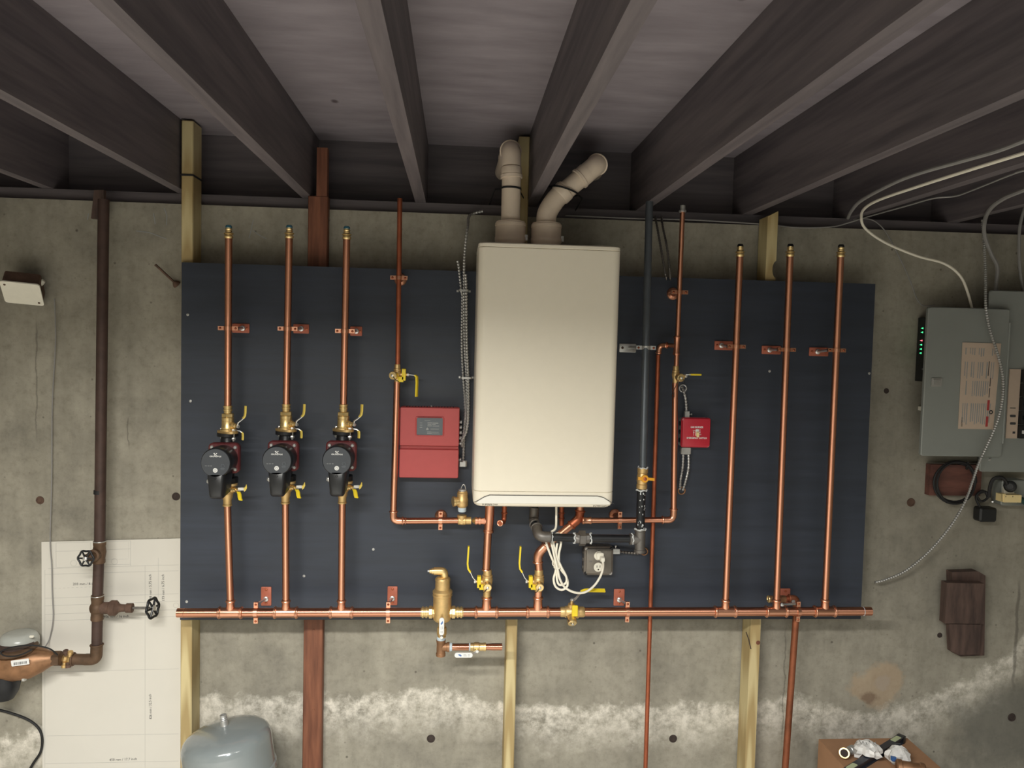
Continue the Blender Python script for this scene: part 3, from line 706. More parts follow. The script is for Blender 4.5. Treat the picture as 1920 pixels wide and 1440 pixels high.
for i in range(33):
    u, v = frame(dd); p_ = (u*math.cos(2*math.pi*i/32)+v*math.sin(2*math.pi*i/32))*.0392; sw.append(c+p_-dd*(p_.dot(ax)/dd.dot(ax)))
tl = min(sw, key=lambda p: p.x); tr = max(sw, key=lambda p: p.x)
mb = merge(MB().strip(sw, ax*.006, .0016), MB().strip([tl, tl+V((-.010, .03, .004)), V((max(tl.x-.03, .279), .1295, tl.z+.01))], EZ*.006, .0016), MB().strip([tr, tr+V((.018, .03, -.004)), V((tr.x+.03, .0195, tr.z-.006))], EZ*.006, .0016))
single('pipe_strap', 'thin black strap tied round the slanting white vent pipe', 'strap', mb, 'black_rubber', 'black straps on the vents')
# ---------------------------------------------------------------- purge ball valves
def purge_valve(label, grp, O, ax, side, front, r, handle, mat='brass_cast', L=.075, blk=True):
    """O centre, ax pipe axis, side toward handle stem, front toward purge cap"""
    v_ = thing('purge_valve', label, 'valve', O-EZ*(L/2 if abs(ax.z) > .5 else r*1.6), grp)
    A = O-ax*(L/2)
    part(v_, 'valve_body', MB().lathe(A, A+ax, [(0, r*1.05), (.003, r*1.15), (.016, r*1.15), (.018, r*1.28), (.024, r*1.4), (L*.45, r*1.5), (L*.6, r*1.5), (L*.63, r*1.36), (L*.66, r*1.36), (L*.68, r*1.46), (L*.74, r*1.42), (L*.76, r*1.18), (L-.003, r*1.18), (L, r*1.05)], 26), mat)
    c = O-ax*(L*.06)+side*.001; e = c+side*(r*1.5+.016)
    part(v_, 'stem', MB().lathe(c, e, [(0, r*.8), (r*1.5+.006, r*.8), (r*1.5+.007, .0055), (r*1.5+.024, .0055)], 14), mat)
    if blk:
        k1 = c+side*(r*1.5+.007); sl = MB().slab(k1-side*.0055, .024, .040, .003, [(0, .001), (.001, 0), (.012, 0), (.013, .001)], ux=side.cross(ax) if False else ax.cross(side), uz=ax, n=3)
        t2 = part(v_, 'drain_handle', merge(sl, MB().box(k1-ax*.016-side*.009, (.018, .024, .018))), 'yellow', 'bright yellow block handle')
    part(v_, 'stem_nut', hexnut(e+side*.006, side, .0065, .007), 'steel')
    lv = part(v_, 'lever', MB().strip([e+side*.001]+[O+h for h in handle[:2]], front*.010, .0022), 'steel')
    part(lv, 'grip', MB().strip([O+h for h in handle[1:]], front*.012, .0055), 'yellow', 'yellow plastic grip')
    pa = O-ax*(L*.10)+front*r; pb = pa+front*.03; r0 = r; r = max(r, .0135)
    p_ = part(v_, 'purge_outlet', MB().lathe(pa, pb, [(0, r0*.95), (r0*.4+.006, r0*.95), (r0*.4+.008, r*1.05), (r0*.4+.024, r*1.05), (r0*.4+.026, r*.92)], 24), 'brass')
    q = pa+front*(r0*.4+.026); part(p_, 'cap_stud', MB().lathe(q, q+front, [(0, .0045), (.004, .0045), (.005, .003)], 12), 'steel')
    u = (ax*-1+side*.8).normalized()
    part(p_, 'cap_tether', MB().tube(spl([q+front*.001, q+u*.008+front*.003, q+u*.018+front*.001, q+u*.026-front*.012], 6), .0013, 6), 'black_rubber')
    return v_
FR = V((0, -1, -.12)).normalized()
# supply line below the boiler
CY = -.215
sx = P(918, 975, CY)
s_ = thing('supply_pipe', 'copper supply pipe dropping from the left underside of the boiler to a valve', 'pipe', P(912, 1068, CY))
ta = V((sx.x+.0025, CY, zb+.03)); tb = P(911.5, 1070, CY)
part(s_, 'pipe', MB().cyl(P(915.5, 985, CY), tb, .0135, seg=24), 'copper')
ax = (tb-ta).normalized(); tc = P(917, 977, CY)
mb = MB().lathe(ta, tb, [(0, .0145), (.02, .0145), (.021, .0172), (.028, .0172), (.030, .0158), ((P(915.6, 993, CY)-ta).length, .0158), ((P(915.6, 993, CY)-ta).length+.002, .0178), ((P(915.6, 993, CY)-ta).length+.009, .0178), ((P(915.6, 993, CY)-ta).length+.011, .0138)], 24)
mb.lathe(tc, tc-EX, [(0, .011), (.028, .0112), (.029, .0135), (.035, .0135), (.036, .0118), (.040, .0118), (.041, .0135), (.047, .0135), (.048, .010)], 20)
part(s_, 'tee_fitting', mb, 'copper')
vO = P(913.5, 1088, CY)
def lev(dx, dz, extra=0): return V((dx, 0, dz))
part(s_, 'press_ring', MB().torus(tb+EZ*.004, EZ, .0145, .0022, 20, 8), 'copper')
H1 = [V((-.050, -.002, .012)), V((-.058, -.004, .030)), V((-.066, -.004, .042)), V((-.0685, -.004, .060)), V((-.066, -.004, .118))]
purge_valve('brass purge valve with raised yellow lever below the supply pipe on the left', 'purge valves under the boiler', vO, EZ, -EX, FR, .0125, H1)
part(s_, 'lower_nipple', MB().cyl(vO-EZ*.036, hpt(HX(912))+EZ*.045, .0128, seg=20), 'brass_cast')
# return line: slanted
RY = -.175
r_ = thing('return_pipe', 'copper return pipe slanting up behind the black gas pipe to the boiler', 'pipe', P(1008, 1062, CY))
vO2 = P(1010, 1088, CY); pr = [vO2+EZ*.034, P(1008.5, 1040, CY), P(1030, 1018, -.19), P(1072, 984, RY), P(1087, 968, RY), V((P(1088, 955, RY).x, RY, zb+.03))]
part(r_, 'pipe', MB().tube(fil(pr, .05, 8), .0135, 22), 'copper')
elbow(r_, P(1008.5, 1056, CY), P(1008.5, 1038, CY), P(1024, 1022.5, CY), .0138, .03)
elbow(r_, P(1070, 986, RY), P(1086, 972, RY), P(1088, 956, RY), .0138, .025, 'copper_dull')
part(r_, 'lower_nipple', MB().cyl(vO2-EZ*.036, hpt(HX(1008))+EZ*.045, .0128, seg=20), 'copper')
purge_valve('brass purge valve with raised yellow lever beside the coiled white cord', 'purge valves under the boiler', vO2, EZ, -EX, FR, .0125, H1)
# small stubs under the boiler
p = fil([P(946, 945, -.19), P(945, 979, -.19), P(937.5, 981, -.225)], .03, 8)
t_ = thing('stub_pipe', 'short hooked copper stub under the boiler beside the supply pipe', 'pipe', p[-1])
part(t_, 'pipe', MB().tube(p, .0085, 16), 'copper_dull'); part(t_, 'rim', MB().torus(p[-1], p[-1]-p[-2], .009, .0022, 18, 8), 'copper'); part(t_, 'press_ring', MB().torus(P(945.6, 962, -.19), EZ, .0098, .002, 16, 8), 'copper_dull')
t_ = thing('stub_pipe', 'dark straight copper stub dropping from the boiler behind the slanted return pipe', 'pipe', P(1053, 985, -.155))
a, b = P(1053, 940, -.155), P(1053, 985, -.155); part(t_, 'pipe', MB().cyl(a, b, .0085, seg=16), 'copper_dull')
for py in (962, 972): part(t_, 'press_ring', MB().torus(P(1053, py, -.155), EZ, .0098, .002, 16, 8), 'copper_dull')
# ---------------------------------------------------------------- left feed line with control valve (x ~ 745)
LY = -.175
f_ = thing('feed_pipe', 'thin copper pipe running down beside the red control box and turning under it', 'pipe', P(738, 976, LY))
top, va, vb, co = P(749.8, 372, LY), P(745.8, 690, LY), P(744.5, 716, LY), P(737.5, 976.5, LY)
part(f_, 'pipe', MB().cyl(va, top, .0083, seg=18), 'copper_dull')
part(f_, 'pipe', MB().cyl(co+EZ*.03, vb, .0112, seg=20), 'copper')
elbow(f_, co+EZ*.036, co, co+EX*.036, .0112, .03)
ep = P(862, 976, LY); part(f_, 'pipe', MB().cyl(co+EX*.03, ep, .0112, seg=20), 'copper')
part(f_, 'press_ring', MB().torus(co+EX*.042, EX, .0118, .0022, 18, 8), 'copper')
vO3 = P(745, 700, LY)
H3 = [V((.042, -.002, -.004)), V((.060, -.004, -.005)), V((.066, -.004, -.010)), V((.067, -.004, -.030)), V((.066, -.004, -.078))]
v_ = purge_valve('brass purge valve with lowered yellow lever above the red control box', 'purge valves on the thin pipes', vO3, EZ, EX, V((-.35, -.94, 0)).normalized(), .0088, H3, L=.062)
def bell(label, c, ax, side, r, grp):
    t_ = thing('bell_hanger', label, 'hanger', V((c.x, c.y, c.z-.022)), grp); q = V((c.x, BF, c.z))
    part(t_, 'bell_base', MB().lathe(q, q-EY, [(0, .022), (.002, .022), (.006, .019), (.012, .011), (max(.014, -(c.y-BF)-r), .008)], 24), 'copper')
    ear_clamp(t_, c, ax, r, side); return t_
GB = 'copper bell hangers on the thin pipes'
bell('copper bell hanger on the thin pipe above the purge valve beside the control box', P(748, 521, LY), EZ, EX, .0083, GB)
bell('copper bell hanger under the red control box', P(826, 976, LY), EX, EZ, .0112, GB)
# ---------------------------------------------------------------- relief valve
rv = thing('relief_valve', 'brass pressure relief valve with side outlet and wire lever left of the boiler', 'valve', P(864, 984, LY))
c = P(866, 976, LY)
part(rv, 'tee_body', MB().lathe(c-EX*.014, c+EX, [(0, .0125), (.002, .0150), (.026, .0150), (.028, .0132), (.046, .0132)], 20).lathe(c-EZ*.013, c+EZ, [(0, .010), (.004, .0145), (.024, .0150), (.026, .0165), (.032, .0165), (.033, .012)], 20), 'brass_cast')
part(rv, 'nipple', MB().cyl(c+EX*.044, P(897, 977, LY-.02), .0112, seg=18), 'brass')
u0 = c+EZ*.031
part(rv, 'tape_ring', MB().lathe(u0, u0+EZ, [(0, .0125), (.003, .0145), (.014, .0145), (.016, .012)], 18), 'tape')
u1 = u0+EZ*.015
part(rv, 'valve_body', MB().lathe(u1, u1+EZ, [(0, .013), (.004, .0175), (.008, .0205), (.030, .0205), (.033, .0185), (.050, .0185), (.052, .0165), (.057, .0165)], 22), 'brass_cast')
uo = u1+EZ*.022; part(rv, 'outlet', MB().lathe(uo, uo-EX*.9-EY*.3, [(0, .015), (.024, .015), (.026, .0175), (.034, .0175), (.035, .015)], 20), 'brass')
ut = u1+EZ*.057; part(rv, 'test_cap', MB().lathe(ut, ut+EZ, [(0, .0135), (.006, .0135), (.007, .010)], 16), 'galv')
part(rv, 'test_lever', MB().tube(spl([ut+V((-.006, 0, .006)), ut+V((0, -.002, .020)), ut+V((.006, -.002, .022)), ut+V((.010, -.002, .010)), ut+V((.010, 0, .0))], 6), .0016, 6), 'steel')
# ---------------------------------------------------------------- right return line (x ~ 1265)
QY = -.185
q_ = thing('return_branch_pipe', 'thin copper pipe rising between the gas pipe and the red emergency switch', 'pipe', P(1262, 980, QY))
a = P(1094, 976, QY); co = P(1262.5, 975, QY); vb, va, top = P(1266, 718, QY), P(1268, 690, QY), P(1280, 392, QY)
part(q_, 'pipe', MB().cyl(a, co-EX*.03, .0098, seg=18), 'copper')
coupling(q_, a-EX*.006, EX, .035, .0100)
elbow(q_, co-EX*.042, co, co+EZ*.042, .0105, .034)
part(q_, 'pipe', MB().cyl(co+EZ*.03, vb, .0105, seg=20), 'copper')
part(q_, 'pipe', MB().cyl(va, top, .0085, seg=18), 'copper')
part(q_, 'threaded_adapter', MB().lathe(top-EZ*.012, top, [(0, .009), (.002, .0125), (.008, .0125), (.009, .009), (.024, .0088)], 16), 'galv')
tc = P(1269, 648, QY); axv = (top-va).normalized(); tee(q_, tc, axv, .034, .0088)
vO4 = P(1267, 703, QY)
v_ = purge_valve('brass purge valve with brass-yellow lever pointing at the switch box side', 'purge valves on the thin pipes', vO4, EZ, EX, V((.25, -.96, -.05)).normalized(), .0088, [V((.03, -.012, .002)), V((.046, -.014, .003)), V((.06, -.014, .003)), V((.076, -.013, .003)), V((.084, -.012, .003))], L=.062, blk=False)
part(v_, 'tether_loop', MB().tube(spl([P(1275, 706, QY-.05), P(1268, 722, QY-.03), P(1262, 735, QY-.02), P(1259, 744, QY-.02), P(1264, 744, QY-.02), P(1263, 735, QY-.02)], 6), .0012, 6), 'black_rubber')
bell('copper bell hanger on the thin pipe above the emergency switch', P(1274, 548, QY), EZ, EX, .0085, GB)
bell('copper bell hanger on the horizontal pipe right of the boiler', P(1162, 975.5, QY), EX, EZ, .0098, GB)
# drop pipe
DY = -.135
d1 = thing('drop_pipe', 'thin dull copper pipe running from a tee down past the header to the floor', 'pipe', V((P(1215, 1440, DY).x-.004, DY, FZ)))
e1 = P(1237, 646, DY); dwn = V((P(1213, 1440, DY).x-.004, DY, FZ))
pts = [tc-EX*.004, V((e1.x+.03, QY, e1.z)), e1]
part(d1, 'pipe', MB().cyl(V((P(1234, 665, DY).x, DY, P(1234, 665, DY).z)), dwn, .0078, seg=16), 'copper_dull')
part(d1, 'branch', MB().cyl(tc, V((e1.x+.012, DY, tc.z)), .0078, seg=16), 'copper')
elbow(d1, V((e1.x+.024, DY-.02, tc.z)), V((e1.x, DY, tc.z)), P(1234.5, 664, DY), .0080, .03)
# ---------------------------------------------------------------- gas line
GY = -.264; gx = 1206
g = thing('gas_pipe', 'black iron gas pipe with grey fittings and white sealant right of the boiler', 'pipe', P(1200, 1038, GY))
gt, ga = P(1217, 400, GY+.099), P(1205.5, 876, GY)
gt = ga+(gt-ga)*((JB-.0005-ga.z)/(gt.z-ga.z))
part(g, 'upper_pipe', MB().cyl(ga, gt, .0128, seg=20), 'pipe_grey')
vb = P(1203, 917, GY); vt = ga
gb, gc = P(1202.5, 920, GY), P(1200.5, 992, GY)
part(g, 'dropper', MB().cyl(gb+EZ*.006, gc-EZ*.006, .0148, seg=22), 'iron_black')
mb = MB(); random.seed(3)
for k in range(26):
    a = random.uniform(-.9, .9); rr = .0148; zz = gb.lerp(gc, random.random()); c = zz+V((rr*math.sin(a), -rr*math.cos(a), 0))
    mb.ball(c, .0018, 6, (random.uniform(.5, 1.4), .5, random.uniform(.6, 2.4)))
mb.v = mb.v; part(g, 'sealant_smear', mb, 'dope')
def dope(c, ax, R, seed):
    random.seed(seed); mb = MB(); u, w_ = frame(ax); n = 22; pts = []
    pts = [c+ax*random.uniform(-.003, .003)+u*(R*math.cos(2*math.pi*i/n))+w_*(R*math.sin(2*math.pi*i/n)) for i in range(n)]; pts.append(pts[0])
    rs = [random.uniform(.0016, .0036) for _ in range(n)]; rs.append(rs[0]); return mb.tube(pts, rs, 8)
tc_ = P(1200, 1011, GY)
mb = MB().lathe(P(1200.5, 990, GY), P(1199.5, 1040, GY), [(0, .0165), (.001, .0195), (.010, .0195), (.012, .0178), (.072, .0178), (.074, .0195), (.083, .0195), (.085, .0165)], 26)
mb.lathe(tc_, tc_-EX, [(0, .0178), (.026, .0178), (.027, .0195), (.036, .0195), (.037, .016)], 26)
part(g, 'tee_fitting', mb, 'iron_grey')
hp = [P(1186, 1010, GY), P(1105, 1009.5, GY), P(1078, 1009, GY), P(1034, 1007, GY)]
part(g, 'horizontal_nipple', MB().cyl(hp[0]+EX*.01, hp[1]-EX*.01, .0135, seg=22), 'iron_black')
un = part(g, 'union', MB().lathe(hp[2]-EX*.002, hp[1], [(0, .016), (.003, .0182), (.018, .0182), (.019, .0165), (.036, .0165), (.037, .0175), (.05, .0175), (.052, .0155)], 8), 'iron_grey')
part(un, 'union_nut', hexnut((hp[1]+hp[2])/2, EX, .0265, .022), 'iron_grey')
part(g, 'horizontal_nipple', MB().cyl(hp[2]+EX*.01, hp[3]-EX*.01, .0135, seg=22), 'iron_black')
e0 = hp[3]; ec = P(1010, 1006, GY); e2 = V((ec.x-.003, GY+.045, ec.z+.02))
mb = MB().tube(fil([e0, ec, e2], .034, 10), .0178, 24).torus(e0-EX*.004, EX, .0172, .003, 24, 8).torus(e2, e2-ec, .0172, .003, 24, 8)
part(g, 'elbow_fitting', mb, 'iron_grey')
k0 = V((e2.x-.006, GY+.062, e2.z+.008))
part(g, 'close_nipple', MB().cyl(e2-(k0-e2)*.3, k0, .0125, seg=18), 'iron_black')
mb = MB().tube(fil([k0, k0+V((0, .03, .008)), k0+V((.002, .032, .05))], .025, 8), .017, 22).torus(k0, k0-e2, .0165, .003, 22, 8)
part(g, 'rear_elbow', mb, 'iron_grey')
part(g, 'boiler_nipple', MB().cyl(k0+V((.002, .032, .045)), V((k0.x+.004, k0.y+.032, zb+.02)), .0125, seg=18), 'iron_black')
for c, ax, R in ((P(1200.5, 992, GY), EZ, .0185), (hp[0]-EX*.001, EX, .0178), (hp[1]+EX*.004, EX, .0172), (hp[2]-EX*.002, EX, .0165), (hp[3]+EX*.002, EX, .0155), (P(1203, 919, GY), EZ, .0172), (P(1205.5, 877, GY), EZ, .0158)):
    part(g, 'thread_sealant', dope(c, ax, R, int(c.x*1e4)), 'dope')
gv = thing('gas_valve', 'brass gas shutoff valve with an orange wing handle on the black pipe', 'valve', vb)
part(gv, 'valve_body', MB().lathe(vb, vt, [(0, .015), (.002, .018), (.016, .018), (.018, .016), (.028, .0185), (.046, .0185), (.054, .016), (.056, .0178), (.072, .0178), (.074, .015)], 24), 'brass_cast')
c = P(1208, 897, GY-.02); part(gv, 'stem', MB().lathe(c+EY*.02, c-EY, [(0, .008), (.022, .008)], 14), 'brass')
h = c-EY*.004
hb = part(gv, 'wing_handle', merge(MB().lathe(h, h-EY, [(0, .012), (.001, .0128), (.006, .0128), (.007, .012)], 20), MB().strip([h+V((-.009, -.004, 0)), h+V((-.018, -.003, .001)), h+V((-.022, -.002, .001))], EZ*.010, .005), MB().strip([h+V((.009, -.004, 0)), h+V((.020, -.003, -.001)), h+V((.033, -.002, -.002))], EZ*.009, .005)), 'orange', 'orange-yellow plastic wing handle')
part(hb, 'handle_screw', MB().lathe(h-EY*.007, h-EY, [(0, .006), (.002, .006), (.003, .003)], 12), 'copper_dull')
# strap clamp on gas pipe
a, b = P(1161, 644, BF), P(1192, 661, BF)
t_ = thing('pipe_hanger', 'galvanized steel hanger holding the gas pipe beside the boiler', 'hanger', P(1200, 661, -.15))
pl = part(t_, 'wall_plate', MB().slab(V(((a.x+b.x)/2, BF, (a.z+b.z)/2)), b.x-a.x, a.z-b.z, .003, [(0, 0), (.0035, 0), (.0042, .001)], n=3), 'galv')
part(pl, 'screw', MB().lathe(P(1167, 652, BF-.004), P(1167, 652, BF-.1), [(0, .005), (.003, .003)], 10), 'rust')
cg = P(1211, 652, -.215); part(t_, 'threaded_rod', MB().cyl(P(1180, 652, BF-.003), cg-EX*.025, .0045, seg=10), 'steel')
ear_clamp(t_, cg, EZ, .0130, EX, 'galv')
# ---------------------------------------------------------------- header drain valve
hv = hpt(HX(1073))
v_ = purge_valve('brass purge valve built into the header with a yellow lever lying flat', 'purge valves under the boiler', hv, EX, V((.05, -.15, 1)).normalized(), V((.1, -.80, -.60)).normalized(), .0152, [V((.012, .006, .045)), V((.030, .012, .066)), V((.045, .013, .071)), V((.060, .013, .072)), V((.115, .013, .071))], L=.085, blk=False)
part(v_, 'drain_handle', MB().slab(hv+V((.004, -.024, .014)), .020, .038, .003, [(0, .001), (.001, 0), (.008, 0), (.009, .001)], n=3), 'yellow', 'bright yellow block handle')
# ---------------------------------------------------------------- air separator
AY = PY; ac = hpt(HX(829))
s_ = thing('air_separator', 'tall brass air separator with a side nozzle cap on the header pipe', 'air separator', ac-EZ*.034)
part(s_, 'canister', MB().lathe(ac-EZ*.034, ac+EZ, [(0, .016), (.004, .024), (.010, .0295), (.016, .0312), (.090, .0312), (.092, .0335), (.097, .0335), (.099, .0318), (.101, .0318), (.103, .0338), (.108, .0338), (.112, .030), (.116, .0258)], 36), 'brass_cast')
part(s_, 'upper_chamber', MB().lathe(ac+EZ*.080, ac+EZ, [(0, .0258), (.030, .0250), (.0305, .0262), (.036, .0262), (.040, .024), (.044, .018)], 32), 'brass_cast')
cp = ac+V((-.001, 0, .122)); part(s_, 'vent_cap', MB().tube(fil([cp+V((.006, 0, -.004)), cp+V((.006, -.002, .022)), cp+V((-.030, -.004, .022))], .014, 6), .0135, 20), 'brass')
nz = cp+V((-.029, -.004, .022)); nzp = part(s_, 'vent_nozzle', MB().lathe(nz, nz-EX, [(0, .0105), (.008, .0105), (.009, .008), (.015, .008), (.016, .006)], 16), 'brass')
part(nzp, 'nozzle_tip', MB().lathe(nz-EX*.015, nz-EX, [(0, .0045), (.007, .004)], 10), 'galv')
for sg in (-1, 1):
    q = ac+EX*(sg*.026); part(s_, 'union_nut', MB().lathe(q, q+EX*sg, [(0, .018), (.006, .0190), (.008, .0225), (.018, .0225), (.020, .018)], 8), 'brass')
    q = ac+EX*(sg*.044); part(s_, 'press_socket', MB().lathe(q, q+EX*sg, [(0, .0165), (.006, .0165), (.007, .0195), (.012, .0195), (.013, .0168), (.018, .0168), (.019, .0195), (.024, .0195), (.025, .0165), (.028, .016)], 24), 'brass')
# drain valve below
def grip_marks(par, c, u, v):
    part(par, 'grip_emblem', MB().prism([c+u*a+v*b for a, b in ((-.020, .003), (-.012, .004), (-.006, -.001), (-.010, -.004), (-.016, .0))], V((0, -.0004, 0))), 'blue')
    o = part(par, 'grip_print', merge(*[MB().strip([c+u*a+v*b, c+u*(a+l)+v*b], v*.0013, .0004) for a, b, l in ((-.001, .002, .010), (-.001, -.002, .012), (.014, .002, .008), (.015, -.002, .006))]), 'print_grey'); o['kind'] = 'stuff'
dc = ac-EZ*.033; db = P(827, 1195, AY)
v_ = thing('drain_valve', 'small brass drain valve with a white lever hanging under the air separator', 'valve', db, 'white lever drain valves')
L = dc.z-db.z
part(v_, 'valve_body', MB().lathe(dc, dc-EZ, [(0, .012), (.004, .0125), (.018, .0125), (.020, .016), (.030, .0165), (.044, .0165), (.046, .0135), (.052, .0150), (L-.002, .0150), (L, .012)], 20), 'brass_cast')
hs = dc+V((0, -.018, -.046)); part(v_, 'stem', MB().lathe(hs+EY*.016, hs-EY, [(0, .006), (.020, .006)], 12), 'brass'); part(v_, 'stem_nut', hexnut(hs-EY*.006, EY, .006, .006), 'steel')
lvp = [hs-EY*.003+V((0, 0, .004)), hs+V((0, -.010, .012)), hs+V((0, -.024, .022)), hs+V((0, -.026, .070))]
lv = part(v_, 'lever', MB().strip(lvp[:3], EX*.009, .002), 'steel'); g2 = MB().slab((lvp[2]+lvp[3])/2, .0165, .060, .008, [(-.002, .001), (-.001, 0), (.003, 0), (.004, .001)], n=5)
gp = part(v_, 'grip', g2, 'print_white', 'white plastic grip')
gq = (lvp[2]+lvp[3])/2-EY*.0043; grip_marks(gp, gq, -EZ, EX)
tp = thing('drain_tee', 'brown bronze tee with copper nipple hanging below the air separator', 'fitting', db-EZ*.06)
part(tp, 'tape_ring', MB().lathe(db+EZ*.004, db-EZ, [(0, .0128), (.002, .0145), (.012, .0145), (.014, .013)], 18), 'tape')
ttop = db-EZ*.008; mb = MB().lathe(ttop, ttop-EZ, [(0, .013), (.001, .0160), (.008, .0160), (.010, .0148), (.045, .0148), (.047, .0165), (.056, .0165), (.057, .013)], 22)
tcc = ttop-EZ*.026; mb.lathe(tcc, tcc+EX, [(0, .0145), (.020, .0145), (.021, .0165), (.029, .0165), (.030, .013)], 22); part(tp, 'tee_body', mb, 'bronze')
x1 = tcc+EX*.028; part(tp, 'tape_ring', MB().lathe(x1, x1+EX, [(0, .0135), (.001, .0145), (.010, .0140), (.011, .012)], 18), 'tape')
x2_ = x1+EX*.072; part(tp, 'nipple', MB().cyl(x1+EX*.008, x2_, .0118, seg=18), 'copper')
part(tp, 'tape_ring', MB().lathe(x2_-EX*.004, x2_, [(0, .0122), (.001, .0135), (.006, .0135), (.007, .012)], 18), 'tape')
v_ = thing('drain_valve', 'small brass drain valve with a white lever at the open copper end below the header', 'valve', x2_+V((.03, 0, -.016)), 'white lever drain valves')
part(v_, 'valve_body', MB().lathe(x2_, x2_+EX, [(0, .012), (.001, .0140), (.012, .0140), (.014, .0160), (.030, .0160), (.032, .0135), (.046, .0135), (.048, .0145), (.054, .0145), (.055, .012)], 20), 'brass')
hs = x2_+V((.024, -.017, -.006)); part(v_, 'stem', MB().lathe(hs+EY*.012, hs-EY, [(0, .006), (.016, .006)], 12), 'brass'); part(v_, 'stem_nut', hexnut(hs-EY*.006, EY, .0062, .006), 'steel')
part(v_, 'lever', MB().strip([hs-EY*.003, hs+V((-.010, -.008, -.004)), hs+V((-.018, -.016, -.006))], EZ*.009, .002), 'steel')
gc2 = hs+V((-.046, -.017, -.008)); gp = part(v_, 'grip', MB().slab(gc2, .062, .0165, .008, [(-.002, .001), (-.001, 0), (.003, 0), (.004, .001)], n=5), 'print_white', 'white plastic grip')
grip_marks(gp, gc2-EY*.0043, EX, EZ)
part(v_, 'open_end', MB().lathe(x2_+EX*.052, x2_+EX, [(0, .0105), (.020, .0112), (.024, .0118), (.058, .0118), (.0582, .0105), (.05, .0104)], 20), 'copper')
# ---------------------------------------------------------------- red control box
a, b = P(751, 760, -.165), P(861.5, 897, -.165); x0, x1 = P(747.5, 890, -.165).x, P(859.5, 890, -.165).x; ztp, zbt = P(806, 764, -.165).z, P(806, 896.5, -.165).z
rc = thing('control_box', 'red pump relay control box with a grey label window on the black board', 'control box', V(((x0+x1)/2, -.13, zbt)))
cx, cz, W, H = (x0+x1)/2, (ztp+zbt)/2, x1-x0, ztp-zbt
part(rc, 'back_case', MB().slab(V((cx, BF, cz)), W-.004, H-.002, .006, [(0, 0), (.052, 0)], n=3), 'red_box')
zs = P(806, 840, -.165).z
part(rc, 'upper_cover', MB().slab(V((cx, BF-.03, (ztp+zs+.006)/2)), W, ztp-zs-.006, .005, [(0, 0), (.030, 0), (.034, .0025)], n=3), 'red_box')
part(rc, 'lower_cover', MB().slab(V((cx, BF-.03, (zbt+zs-.004)/2)), W, zs-zbt-.004, .005, [(0, 0), (.031, 0), (.035, .0025)], n=3), 'red_box')
la, lb = P(780.5, 782, -.166), P(831, 817.5, -.166); lc = V(((la.x+lb.x)/2, -.1655, (la.z+lb.z)/2)); lw, lh = lb.x-la.x, la.z-lb.z
pts = []
mb = MB()
for k in range(4):
    pass
rim = [V((lc.x+sx*lw/2, lc.y, lc.z+sz*lh/2)) for sx, sz in ((-1, 1), (1, 1), (1, -1), (-1, -1), (-1, 1))]
part(rc, 'window_rim', MB().tube(fil(rim+[rim[1]], .006, 4), .0026, 8), 'red_box')
lw2 = part(rc, 'label_window', MB().slab(lc+EY*.0008, lw-.003, lh-.003, .004, [(0, 0), (.0012, 0)], n=3), 'label_grey', 'grey printed label window')
ly = lc.y-.0006
mb = MB()
for dx, dz, h_, wd in ((-.008, .0205, .0012, .020), (.000, .0125, .0026, .016), (.019, .0120, .0026, .020), (-.001, .0075, .0022, .013), (.014, .0072, .0020, .012), (.000, .0025, .0022, .016), (.021, .0022, .0020, .022), (-.030, .012, .0016, .009), (-.030, .0045, .0016, .009), (-.030, -.003, .0016, .009), (.017, -.0085, .0014, .028), (-.002, -.019, .0024, .014), (.018, -.0195, .0014, .026), (-.001, -.0245, .0024, .016), (.020, -.0250, .0014, .028)):
    q = V((lc.x+dx, ly, lc.z+dz)); mb.box(q, (wd, .0004, h_))
o = part(lw2, 'small_print', mb, 'print_grey'); o['kind'] = 'stuff'
part(lw2, 'emblem', MB().prism([V((lc.x-.008+q[0], ly, lc.z-.008+q[1])) for q in ((0, .005), (.004, .0005), (.004, -.004), (-.004, -.004), (-.004, .0005))], V((0, -.0004, 0))), 'print_grey')
for k in range(17):
    x = x0+.022+k*(W-.044)/16; part(rc, 'vent_slot', MB().box(V((x, BF-.035, ztp+.0002)), (.0035, .034, .0012)), 'hole_dark')
c = V((cx+.004, BF-.028, ztp+.002)); part(rc, 'top_screw', MB().lathe(c-EZ*.004, c+EZ, [(0, .003), (.006, .003), (.007, .001)], 8), 'steel')
for k, py in enumerate((791, 801, 811, 821, 831, 862)):
    q = P(860.5, py, BF-.02); q.x = x1-.004; part(rc, 'conduit_fitting', MB().lathe(q, q+EX, [(0, .006), (.006, .006), (.007, .0075), (.012, .0075), (.013, .005)], 12), 'galv')
q = P(864, 870, -.135); part(rc, 'conduit_connector', merge(MB().box(q+EX*.006, (.020, .018, .016)), MB().lathe(q+V((.012, 0, 0)), q+V((.012, 0, .1)), [(-.008, .009), (.012, .009)], 12)), 'galv')
